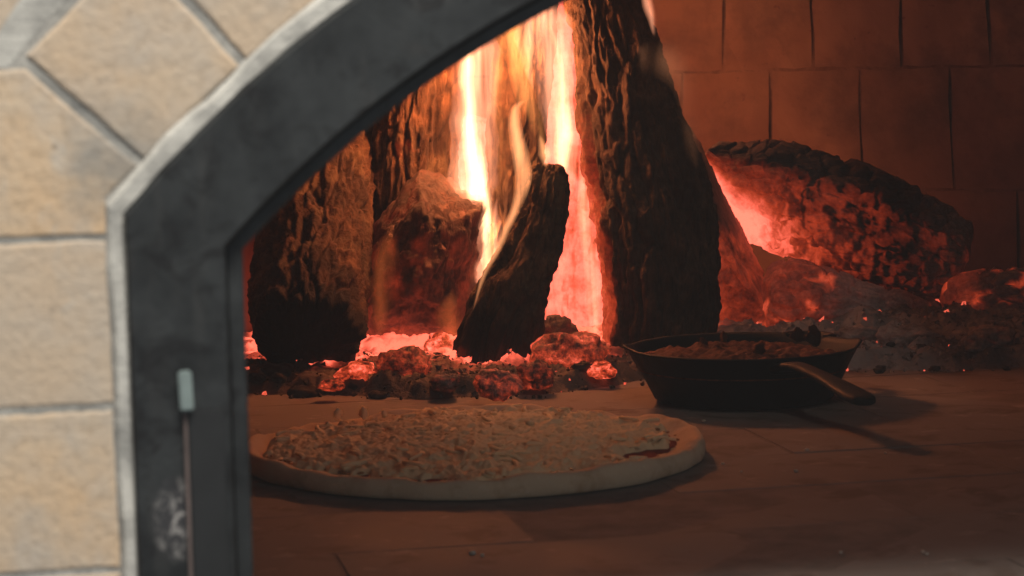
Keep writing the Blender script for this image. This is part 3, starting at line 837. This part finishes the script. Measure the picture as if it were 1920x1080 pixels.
# charcoal lumps along the front edge of the ash
random.seed(21)
proto = [rock_mesh('charcoal_lump', 1, 0.75, 0.55, 40 + k, 3, 0.55, 0.0, 0.25) for k in range(6)]
for k in range(15):
    x = random.uniform(-0.26, 0.10); y = random.uniform(0.262, 0.36)
    fr = float(np.interp(x, [-0.40, -0.28, -0.17, -0.08, 0.0, 0.08, 0.13], [0.34, 0.312, 0.284, 0.252, 0.250, 0.295, 0.36]))
    y = fr + random.uniform(-0.004, 0.07)
    s = random.choice([0.005, 0.007, 0.009, 0.011]) * random.uniform(0.8, 1.2)
    o = link('charcoal_lump', proto[k % 6], ML['dark'], None, (x, y, max(bed_z(x, y), 0) + 0.25 * s), (random.uniform(-.4, .4), random.uniform(-.4, .4), random.uniform(0, 6.28)))
    o.scale = (s, s, s)
    tag(o, 'small black charcoal lump in the crumbs before the logs', 'charcoal', 'charcoal lumps before the logs')
for k in range(12):
    x = random.uniform(0.30, 0.47); y = random.uniform(0.352, 0.42)
    s = random.choice([0.004, 0.005, 0.007]) * random.uniform(0.8, 1.2)
    o = link('ash_crumb', proto[k % 6], ML['ashy'], None, (x, y, max(bed_z(x, y), 0) + 0.25 * s), (0, 0, random.uniform(0, 6.28)))
    o.scale = (s, s, s)
    tag(o, 'small ash crumb at the front edge of the grey ash on the right', 'ash', 'ash crumbs on the right')

# fine crumbs too small to tell apart
def crumb_field(name, label, xr, yr, count, mat, szr, seed):
    rng = np.random.default_rng(seed); V, F = [], []
    base = np.array([(1, 0, 0), (-.5, .87, 0), (-.5, -.87, 0), (0, 0, 1.0), (0.1, 0, -0.8)])
    tri = [(0, 1, 3), (1, 2, 3), (2, 0, 3), (1, 0, 4), (2, 1, 4), (0, 2, 4)]
    x = rng.uniform(*xr, count); y = rng.uniform(*yr, count); z, d = bed_height(x, y)
    for k in range(count):
        if d[k] < -0.012 or rng.random() < smooth(0.05, -0.012, d[k]) * 0.7: continue
        sz = szr[0] + (szr[1] - szr[0]) * rng.random() ** 3
        a = Euler(rng.uniform(-1.2, 1.2, 3)).to_matrix(); R = np.array(a)
        v = (base * rng.uniform(0.6, 1.3, (5, 3))) @ R.T * sz + np.array([x[k], y[k], max(z[k], 0) + 0.2 * sz])
        o = len(V) * 5; V.append(v); F += [tuple(o + i for i in t) for t in tri]
    me = mesh_np(name, np.vstack(V), F, False, {'ash_level': rng.uniform(0, 1, len(V) * 5) ** 2 * (0.5 if xr[0] < 0 else 0.5) + (0.0 if xr[0] < 0 else 0.5), 'glow_level': np.repeat(np.where(rng.random(len(V)) < 0.05, 0.8, 0.0), 5)})
    tag(link(name, me, mat), label, 'crumbs', kind='stuff')
crumb_field('charcoal_crumbs', 'fine black charcoal crumbs along the front of the fire', (-0.30, 0.14), (0.22, 0.42), 2600, ML['mid'], (0.0007, 0.0036), 4)
crumb_field('ash_crumbs', 'fine grey ash crumbs around the logs on the right', (0.22, 0.52), (0.33, 0.60), 1800, ML['ashy'], (0.0008, 0.0040), 5)

# ------------------------------------------------------------------ flames
MF = dict(main=m_flame('flame_body', (1.0, 0.37, 0.20), 54), core=m_flame('flame_core', (1.0, 0.56, 0.27), 82, contrast=(0.15, 0.6)),
          thin=m_flame('flame_thin', (1.0, 0.38, 0.15), 62, contrast=(0.2, 0.55)), veil=m_flame('flame_veil', (1.0, 0.20, 0.045), 6, (40, 40, 10)),
          orange=m_flame('flame_orange', (1.0, 0.34, 0.09), 36), smoke=m_flame('flame_wisp', (1.0, 0.38, 0.17), 2.8, (40, 40, 10)))
def flame(label, ps, Y, mat, seed, depth=0.7, wob=0.6, cores=()):
    """a tongue of burning gas: closed nested bodies with a flattened section, filled with glowing gas, densest inside"""
    def body(ps, depth, seed, nm, mat, parent=None, scl=1.0):
        pts, rr = path(ps, *(Y if isinstance(Y, (list, tuple)) else (Y,)))
        n, seg = 80, 24
        C = spline(pts, n); R = np.maximum(spline(np.c_[rr, rr, rr], n)[:, 0], 0.0006)
        t = np.linspace(0, 1, n); end = np.sqrt(np.clip(np.minimum(t / 0.10, (1 - t) / 0.16), 0, 1)); R = R * end * scl + 1e-5
        A, B = frames(C); th = np.linspace(0, 2 * math.pi, seg, endpoint=False)
        V = (C[:, None, :] + A[:, None, :] * (np.cos(th)[None, :, None] * R[:, None, None] * depth) + B[:, None, :] * (np.sin(th)[None, :, None] * R[:, None, None])).reshape(-1, 3)
        cc = np.repeat(C, seg, 0)                         # the whole section sways, so the layers stay nested
        w = np.repeat(R / scl, seg) * wob; ws = np.repeat(R, seg) * 0.30
        V[:, 0] += (fbm(cc * np.array([34, 34, 15]), 2, seed) + 0.5 * fbm(cc * np.array([80, 80, 36]), 2, seed + 3)) * w + fbm(cc * 30 + (V - cc) / scl * 60, 2, seed + 8) * ws
        V[:, 1] += fbm(cc * np.array([34, 34, 15]) + 9, 2, seed + 5) * w * 0.5
        F = grid_faces(n, seg, True) + [tuple(range(seg - 1, -1, -1)), tuple((n - 1) * seg + k for k in range(seg))]
        return link(nm, mesh_np(nm, V, F), mat, parent)
    o = body(ps, depth, seed, 'flame', mat)
    for sc in (0.74, 0.50, 0.28): body(ps, depth, seed, 'flame_layer', mat, o, sc)
    for k, (cp, cm) in enumerate(cores):
        for sc in (1.25, 0.9, 0.58, 0.32): body(cp, 0.7, seed + 31 + k, 'flame_core', cm, o, sc)
    return tag(o, label, 'flame')
YF = 0.545
flame('broad bright flame left of centre rising past the arch', [(902, 600, 10), (900, 500, 30), (893, 400, 48), (888, 290, 46), (888, 190, 46), (890, 90, 46), (898, 10, 34)], YF, MF['main'], 1,
      cores=[([(905, 500, 6), (900, 420, 16), (888, 340, 17), (880, 260, 13), (878, 190, 11), (876, 120, 13), (882, 40, 6)], MF['core']),
             ([(918, 440, 4), (914, 390, 8), (905, 330, 8), (900, 260, 6)], MF['core'])])
flame('tall flame sheet at the top centre against the tallest log', [(1056, 400, 8), (1056, 330, 22), (1052, 250, 30), (1044, 170, 38), (1028, 100, 48), (1018, 40, 50), (1010, -40, 30)], YF, MF['main'], 2,
      cores=[([(1050, 345, 4), (1054, 290, 12), (1056, 220, 13), (1052, 160, 9), (1044, 90, 6), (1030, 40, 3)], MF['core'])])
flame('orange flame fanning up left of the top centre flame', [(1024, 300, 4), (1004, 230, 14), (985, 170, 24), (966, 110, 32), (955, 60, 30), (950, 0, 18)], YF, MF['orange'], 3)
flame('thin hooked flame curling up the left side of the curved log', [(886, 585, 3), (910, 510, 6), (942, 445, 8), (970, 388, 10), (984, 335, 15), (980, 280, 17), (969, 235, 14), (969, 202, 10), (988, 186, 5)], 0.36, MF['thin'], 4, 0.8, 0.55)
flame('small bright flame blob above the top of the curved log', [(1012, 252, 3), (1018, 272, 9), (1023, 288, 13), (1024, 304, 8), (1022, 314, 3)], 0.44, MF['thin'], 5, 0.8, 0.2)
flame('faint wispy flame over the left tip of the big glowing log', [(1308, 320, 8), (1303, 262, 17), (1292, 208, 22), (1268, 155, 32), (1232, 112, 40), (1190, 90, 26)], 0.44, MF['smoke'], 6, 0.7)
flame('low orange flame licking the left side of the squat split chunk', [(708, 640, 8), (714, 560, 26), (722, 490, 26), (742, 420, 12)], 0.44, MF['veil'], 7, 0.7)
flame('low orange flame below the squat split chunk', [(862, 720, 10), (852, 650, 30), (838, 600, 26), (848, 540, 8)], 0.44, MF['veil'], 8, 0.7)
flame('short bright flame lick at the foot of the broad bright flame', [(922, 520, 3), (930, 470, 7), (924, 420, 8), (932, 370, 4)], 0.535, MF['main'], 13)
flame('slim flame tongue beside the right edge of the broad bright flame', [(938, 330, 3), (934, 260, 8), (928, 190, 10), (936, 120, 9), (944, 60, 5)], YF, MF['orange'], 10)
flame('pinkish flame licking the outer edge of the tallest log at the very top', [(1228, 70, 4), (1220, 40, 9), (1212, 10, 11), (1208, -30, 8)], 0.50, MF['main'], 11)
flame('thin flame running up the left flank of the tallest log', [(1118, 650, 4), (1112, 570, 14), (1106, 470, 15), (1096, 380, 14), (1086, 290, 6)], 0.545, MF['main'], 9, 0.7)
fire_lamp(at(918, 60, 0.520), 4.7, color=(1.0, 0.28, 0.09))
fire_lamp(at(908, 440, 0.585), 1.8, color=(1.0, 0.32, 0.12))
fire_lamp(at(1290, 120, 0.62), 0.28, color=(1.0, 0.32, 0.13))

# ------------------------------------------------------------------ pizza
def m_dough():
    t = NT('raw_dough'); n = t.noise(28, 4, 0.6); f = t.noise(190, 4, 0.7)
    c = t.mix(n, (0.58, 0.43, 0.27), (0.70, 0.56, 0.39))
    c = t.mix(t.ramp(f, [(0.60, 0.0), (0.74, 0.5)]), c, (0.78, 0.70, 0.58))       # flour
    c = t.mix(t.ramp(t.noise(46, 4, 0.6), [(0.52, 0.0), (0.68, 0.7)]), c, (0.46, 0.30, 0.17))
    t.base(c); t.rough(0.9); t.bsdf.inputs['Specular IOR Level'].default_value = 0.12; t.bump(t.mix(0.4, f, n), 0.5, 0.002)
    t.bsdf.inputs['Subsurface Weight'].default_value = 0.12
    t.bsdf.inputs['Subsurface Radius'].default_value = (0.006, 0.003, 0.0015); t.bsdf.inputs['Subsurface Scale'].default_value = 0.6
    return t.m
def m_cheese():
    t = NT('shredded_cheese'); n = t.noise(60, 4, 0.6)
    t.base(t.mix(n, (0.78, 0.56, 0.30), (0.84, 0.66, 0.40))); t.rough(0.78); t.bsdf.inputs['Specular IOR Level'].default_value = 0.15
    t.bump(t.noise(260, 4, 0.6), 0.35, 0.001)
    return t.m
def m_sauce():
    t = NT('tomato_sauce'); n = t.noise(70, 5, 0.65)
    t.base(t.mix(n, (0.14, 0.022, 0.010), (0.28, 0.055, 0.018))); t.rough(0.95); t.bsdf.inputs['Specular IOR Level'].default_value = 0.05; t.bump(t.noise(150, 4, 0.6), 0.9, 0.003)
    return t.m
PC = np.array([-0.028, -0.045])
pizza = tag(link('pizza', None, None, None, (PC[0], PC[1], 0.0)), 'unbaked round cheese pizza on the hearth before the fire', 'pizza')
TH = 260
th = np.linspace(0, 2 * math.pi, TH, endpoint=False)
circ = np.c_[np.cos(th), np.sin(th), np.zeros(TH)]
Rout = 0.158 * (1 + 0.026 * fbm(circ * 1.6 + 3, 3, 2) + 0.010 * fbm(circ * 6, 2, 5))
rimw = 0.019 * (1 + 0.55 * fbm(circ * 2.2, 3, 8)) + 0.006 * smooth(0.6, 1.0, np.cos(th - 0.15))
rimh = 0.0140 * (1 + 0.42 * fbm(circ * 2.6 + 5, 3, 12))
def crust_prof():
    rows = []
    base_z = 0.0085
    for f in np.linspace(0.02, 1, 26):                  # inner disc
        r = (Rout - rimw) * f; z = np.full(TH, base_z); rows.append((r, z))
    for a in np.linspace(0, 1, 22)[1:]:                 # rim, rounded over to the floor
        ang = math.pi * (1 - a) if a < 1 else 0
        x = 0.5 - 0.5 * math.cos(a * math.pi * 0.78 + 0.0) / 1.0
        r = Rout - rimw * (1 - min(1, a * 1.35)) ** 1.2
        if a <= 0.62: z = base_z + (rimh - base_z) * np.sin(a / 0.62 * math.pi / 2) ** 1.3; r = Rout - rimw * (1 - 0.80 * a / 0.62)
        else:
            b = (a - 0.62) / 0.38 * (math.pi * 0.92)
            z = rimh * (0.5 + 0.5 * np.cos(b)); r = Rout - rimw * 0.20 + rimw * 0.20 * math.sin(b) 
        rows.append((r, z + 0 * th))
    return rows
rows = crust_prof(); V = []
for r, z in rows:
    V.append(np.c_[r * np.cos(th), r * np.sin(th), z])
V = np.vstack(V)
V[:, 2] += smooth(0.122, 0.132, np.hypot(V[:, 0], V[:, 1])) * (0.0014 * fbm(V * 70, 3, 21) + 0.0020 * fbm(V * 28, 2, 23)) * smooth(0.0, 0.006, V[:, 2])
V[:, 2] = np.maximum(V[:, 2], 0.0006)
F = grid_faces(len(rows), TH, True) + [tuple(range(TH - 1, -1, -1))]
link('crust', mesh_np('crust', V, F), m_dough(), pizza)
# sauce
rs = Rout - rimw * 0.92
V = np.vstack([np.c_[rs * f * np.cos(th), rs * f * np.sin(th), np.full(TH, 0.0100)] for f in np.linspace(0.02, 1, 40)])
V[:, 2] += 0.0011 * fbm(V * 90, 3, 31); V[-TH:, 2] = 0.0078
link('sauce', mesh_np('sauce', V, grid_faces(40, TH, True)), m_sauce(), pizza)
# cheese: a lumpy layer plus thousands of shreds
bare = np.array([0.118, -0.030])                         # the spot at the right left bare
def cheese_amt(x, y):
    a = np.arctan2(y, x); R = np.hypot(x, y)
    lim = np.interp(np.mod(a, 2 * math.pi), np.r_[th, 2 * math.pi], np.r_[Rout - rimw, (Rout - rimw)[0]])
    q = np.c_[x, y, 0 * x]
    d = (lim + 0.005 + 0.014 * fbm(q * 60, 3, 3)) - R
    b = np.hypot((a + rad(27)) / rad(14), (R - 0.132) / 0.016) + 0.35 * fbm(q * 50, 3, 6)
    return smooth(0, 0.012, d) * smooth(0.85, 1.15, b)
NG = 340; gx, gy = np.meshgrid(np.linspace(-0.152, 0.152, NG), np.linspace(-0.152, 0.152, NG))
V = np.c_[gx.ravel(), gy.ravel(), np.zeros(NG * NG)]; am = cheese_amt(V[:, 0], V[:, 1])
l1 = fbm(np.c_[V[:, :2] * 75, 0 * am], 3, 41); l2 = fbm(np.c_[V[:, :2] * 200, 0 * am], 3, 43)
wv = np.stack([fbm(np.c_[V[:, :2] * 60, 0 * am + k], 2, 90 + k) for k in (0, 5)], 1) * 0.012
l3 = 1 - np.abs(fbm(np.c_[(V[:, :2] + wv) * 150, 0 * am], 2, 47)) * 2.4
l4 = fbm(np.c_[V[:, :2] * 420, 0 * am], 2, 49)
mound = 0.0030 * smooth(1.0, 0.2, np.hypot(V[:, 0], V[:, 1]) / 0.14)
V[:, 2] = 0.0085 + am * (0.0050 + mound + 0.0034 * l1 + 0.0017 * l2 + 0.0013 * l3 + 0.0007 * l4) - 0.002 * (1 - am)
Fl = [f for f in grid_faces(NG, NG, False) if max(am[f[0]], am[f[1]], am[f[2]], am[f[3]]) > 0.03]
used = np.unique(np.array(Fl).ravel()); remap = np.full(len(V), -1); remap[used] = np.arange(len(used))
V = V[used]; Fl = [tuple(int(remap[i]) for i in f) for f in Fl]
Vs, Fs = [V], list(Fl); off = len(V)
random.seed(5)
cnt = 0
def shred(pos, d, L, w, h, bend, tilt):
    """one shred: 4 sections of a square bar, bent"""
    global off
    sx = np.array([math.cos(d), math.sin(d), tilt]); sx /= np.linalg.norm(sx)
    sy = np.cross([0, 0, 1], sx); sy /= np.linalg.norm(sy); sz = np.cross(sx, sy); v = []
    for k, t in enumerate((-0.5, -0.17, 0.17, 0.5)):
        c = pos + sx * (t * L) + sy * (bend * (t * t)) + sz * (-0.2 * h * (2 * t) ** 2)
        e = 0.9 if k in (0, 3) else 1.0
        for a, b in ((-1, -1), (1, -1), (1, 1), (-1, 1)): v.append(c + sy * a * w * e / 2 + sz * b * h * e / 2)
    f = [(off + 3, off + 2, off + 1, off), (off + 12, off + 13, off + 14, off + 15)]
    for k in range(3):
        for j in range(4):
            a = off + k * 4; b = off + k * 4 + 4; f.append((a + j, a + (j + 1) % 4, b + (j + 1) % 4, b + j))
    Vs.append(np.array(v)); Fs.extend(f); off += 16
cand = np.random.uniform(-0.16, 0.16, (30000, 2)); ca = cheese_amt(cand[:, 0], cand[:, 1])
cl1 = fbm(np.c_[cand * 75, 0 * ca], 3, 41)
clump = fbm(np.c_[cand * 38, 0 * ca], 3, 77)
for (x, y), a, l, cl in zip(cand, ca, cl1, clump):
    if a < 0.5 or random.random() > 0.35 + 1.2 * cl: continue
    z = 0.0134 + 0.0012 * a + 0.0036 * l + random.uniform(-0.0015, 0.0020) + 0.0030 * max(0, 1 - math.hypot(x, y) / 0.14)
    shred(np.array([x, y, z]), random.uniform(0, 6.283), random.uniform(0.008, 0.019), random.uniform(0.0022, 0.0032), random.uniform(0.0018, 0.0026), random.uniform(-0.014, 0.014), random.uniform(-0.25, 0.25))
    cnt += 1
    if cnt > 160: break
mc = m_cheese()
tag(link('cheese', mesh_np('cheese', np.vstack(Vs), Fs), mc, pizza), kind='stuff')
# oil glinting along the front edge of the cheese
def m_oil():
    t = NT('oil'); t.base((0.35, 0.16, 0.05)); t.rough(0.08); t.bump(t.noise(300, 2), 0.3, 0.001); return t.m
moil = m_oil(); random.seed(9)
for k in range(46):
    a_ = rad(random.choice([random.uniform(196, 236), random.uniform(262, 300), random.uniform(200, 330), random.uniform(-12, 30)]))
    r_ = float(np.interp(a_ % (2 * math.pi), th, Rout - rimw)) + random.uniform(-0.004, 0.003)
    o = link('oil_droplet', rock_mesh('oil_droplet', 1, 0.8, 0.5, k % 5 + 300, 2, 0.25), moil, pizza, (r_ * math.cos(a_), r_ * math.sin(a_), 0.0115), (0, 0, a_ * 7))
    s_ = random.uniform(0.0008, 0.0020); o.scale = (s_ * 1.6, s_, s_)
# the few shreds that stick up from the far edge
def stick(px, py, Yd, L, wdt, tilt, dz):
    p = at(px, py, Yd)
    me = rock_mesh('cheese_shred', wdt * 0.5, wdt * 0.35, L * 0.38, int(px), 2, 0.6)
    link('cheese_shred', me, mc, pizza, (p[0] - PC[0], p[1] - PC[1], p[2] - 0.002), (0.2, (tilt - 1.5) * 0.3, dz))
stick(634, 772, 0.055, 0.012, 0.0062, 1.0, 0.3)
stick(681, 770, 0.058, 0.015, 0.0070, 3.0, 2.6)
stick(722, 774, 0.064, 0.014, 0.0052, 0.4, 0.3)
stick(870, 768, 0.085, 0.008, 0.0040, 1.6, 0.9)
stick(928, 768, 0.085, 0.008, 0.0048, 1.3, 2.3)

# ------------------------------------------------------------------ skillet
def m_iron():
    t = NT('cast_iron'); n = t.noise(40, 4, 0.6)
    t.base(t.mix(n, (0.009, 0.009, 0.0088), (0.018, 0.017, 0.0165))); t.rough(t.ramp(n, [(0.3, 0.50), (0.7, 0.70)])); t.bsdf.inputs['Specular IOR Level'].default_value = 0.14
    t.bsdf.inputs['Metallic'].default_value = 0.0; t.bump(t.noise(350, 3, 0.6), 0.3, 0.0006)
    return t.m
MI = m_iron()
SK = np.array([0.184, 0.212])
sk = tag(link('skillet', None, None, None, (SK[0], SK[1], 0.0)), 'small black cast iron skillet at the foot of the tallest log', 'skillet')
pf = [(0.002, 0.0012), (0.068, 0.0012), (0.0715, 0.0030), (0.0800, 0.020), (0.0890, 0.0395), (0.0905, 0.0415), (0.0918, 0.0430),
      (0.0905, 0.0440), (0.0885, 0.0430), (0.0860, 0.0390), (0.0770, 0.018), (0.0690, 0.0060), (0.002, 0.0055)]
n = 120; V = []
for r, z in pf:
    for k in range(n):
        t = 2 * math.pi * k / n; sp = 0.0
        for a0 in (math.pi * 1.0, 0.06):                # pouring lips
            d = math.atan2(math.sin(t - a0), math.cos(t - a0)); sp += 0.0050 * math.exp(-(d / 0.16) ** 2)
        w = max(0, (z - 0.02) / 0.024) if z > 0.02 else 0
        V.append(((r + sp * w) * math.cos(t), (r + sp * w) * math.sin(t), z + 0.0025 * w * (sp / 0.005)))
F = grid_faces(len(pf), n, True)
link('pan', mesh_np('pan', V, F), MI, sk)
# handle: a tapering bar with a waist, towards the mouth and slightly right
hdir = np.array([0.285, -0.958, 0.0]); hdir /= np.linalg.norm(hdir); hs = np.array([-hdir[1], hdir[0], 0])
V = []; prof = [(0.084, 0.030, 0.0345, 0.009), (0.094, 0.022, 0.0375, 0.0075), (0.110, 0.0155, 0.0390, 0.0065), (0.135, 0.0140, 0.0380, 0.0065), (0.165, 0.0160, 0.0355, 0.0068), (0.195, 0.0205, 0.0320, 0.0075), (0.212, 0.0215, 0.0300, 0.0078), (0.224, 0.0180, 0.0288, 0.0074), (0.229, 0.0090, 0.0284, 0.0055)]
pr = spline(np.array([(a, b, c) for a, b, c, d in prof]), 40); ph_ = spline(np.array([(d, d, d) for a, b, c, d in prof]), 40)[:, 0]
for k in range(40):
    a, w, z = pr[k]
    for j in range(16):
        t = 2 * math.pi * j / 16; cx, sx = math.cos(t), math.sin(t)
        ex = math.copysign(abs(cx) ** 0.7, cx) * w / 2; ez = math.copysign(abs(sx) ** 0.7, sx) * ph_[k] / 2
        V.append(hdir * a + hs * ex + np.array([0, 0, z + ez]))
F = grid_faces(40, 16, True) + [tuple(range(15, -1, -1)), tuple(39 * 16 + j for j in range(16))]
link('handle', mesh_np('handle', V, F), MI, sk)
# helper grip on the far right rim
bm_pts = [(0.086, -0.020), (0.100, -0.018), (0.108, 0.0), (0.100, 0.018), (0.086, 0.020)]
c3 = spline(np.array([(x, y, 0.0405) for x, y in bm_pts]), 30); A, B = frames(c3); V = []
for k in range(30):
    for j in range(10):
        t = 2 * math.pi * j / 10; V.append(c3[k] + A[k] * 0.0042 * math.cos(t) + B[k] * 0.0042 * math.sin(t))
hg_ = link('helper_grip', mesh_np('helper_grip', V, grid_faces(30, 10, True) + [tuple(range(9, -1, -1)), tuple(290 + j for j in range(10))]), MI, sk)
hg_.rotation_euler = (0, 0, rad(48))

# food in the skillet: a browned crumbly mound with lumps
def m_food():
    t = NT('browned_crumb'); n = t.noise(90, 5, 0.65)
    c = t.mix(t.ramp(n, [(0.35, 0.0), (0.65, 1.0)]), (0.035, 0.012, 0.006), (0.15, 0.052, 0.022))
    t.base(c); t.rough(0.8); t.bsdf.inputs['Specular IOR Level'].default_value = 0.15; t.bump(t.noise(260, 4, 0.6), 0.8, 0.003); return t.m
mfood = m_food()
n = 140; rows = []; t_ = np.linspace(0, 2 * math.pi, n, endpoint=False)
for f in np.linspace(0.01, 1, 60):
    r = 0.0835 * f; rows.append(np.c_[r * np.cos(t_), r * np.sin(t_), np.full(n, 0.033 + 0.008 * (1 - f ** 3))])
V = np.vstack(rows); f1, fe, idc = cells(V * np.array([95, 95, 60]), 3)
V[:, 2] += 0.0065 * (0.5 - f1) + 0.003 * fbm(V * 60, 3, 4) ; V[-n:, 2] = 0.026
food = link('food', mesh_np('food', V, grid_faces(60, n, True)), mfood, None, (SK[0], SK[1], 0.0))
tag(food, 'browned crumbly food mounded inside the black skillet', 'food')
for (dx, dy, s, tl) in ((0.050, 0.046, 0.0060, 0.9), (0.062, 0.036, 0.0065, -0.6), (-0.03, 0.02, 0.005, 0.2), (0.01, -0.03, 0.005, 0.5), (-0.01, 0.055, 0.005, 0.1)):
    o = link('crust_piece', rock_mesh('crust_piece', 0.55, 1.0, 1.1, int(abs(dx) * 1e4), 3, 0.6), mfood, food, (dx, dy, 0.0455 if abs(tl) > .55 else 0.043), (tl, tl * 0.5, tl * 2))
    o.scale = (s, s, s)

# crumbs scattered on the hearth
mcr = m_plain('flour_crumb', (0.62, 0.54, 0.44), 0.8, 0, 90, 0.2)
crm = rock_mesh('crumb', 1, 0.8, 0.6, 77, 2, 0.4)
for (px, py, s, lb) in ((1512, 845, 0.0022, 'largest pale crumb on the hearth right of the pizza'), (1492, 884, 0.0016, 'pale crumb just in front of the largest crumb right of the pizza'),
        (1355, 870, 0.0014, 'tiny pale crumb closest to the right rim of the pizza'), (1390, 885, 0.0012, 'tiny crumb just right of the one closest to the pizza rim'),
        (1320, 790, 0.0016, 'pale crumb between the pizza rim and the skillet'), (1576, 1037, 0.0014, 'single pale crumb at the bottom right of the hearth'),
        (1730, 1036, 0.0013, 'left crumb of the close pair at the bottom right corner'), (1738, 1040, 0.0011, 'right crumb of the close pair at the bottom right corner'),
        (886, 1038, 0.0020, 'larger of two pale crumbs on the hearth before the pizza'), (904, 1042, 0.0015, 'smaller of two pale crumbs on the hearth before the pizza'),
        (1660, 850, 0.0012, 'tiny pale crumb on the hearth before the skillet handle')):
    f = floor_at(px, py); o = link('crumb', crm, mcr, None, (f[0], f[1], 0.0005), (0, 0, px)); o.scale = (s, s, s)
    tag(o, lb, 'crumb', 'crumbs on the hearth')

# ------------------------------------------------------------------ smoky haze added to lift the blacks, as lens veiling does
hz = bpy.data.materials.new('veil_haze'); hz.use_nodes = True; nt = hz.node_tree; nt.nodes.clear()
ho = nt.nodes.new('ShaderNodeOutputMaterial'); hv_ = nt.nodes.new('ShaderNodeVolumePrincipled')
hv_.inputs['Color'].default_value = (0.92, 0.93, 0.95, 1); hv_.inputs['Density'].default_value = 0.016
nt.links.new(hv_.outputs[0], ho.inputs['Volume'])
tag(link('haze', box_mesh('haze', -3.2, 3.8, -4.2, 2.6, -1.2, 3.6, 0.01), hz), 'thin smoky haze added around the oven to lift the dark tones', 'smoke', kind='stuff')
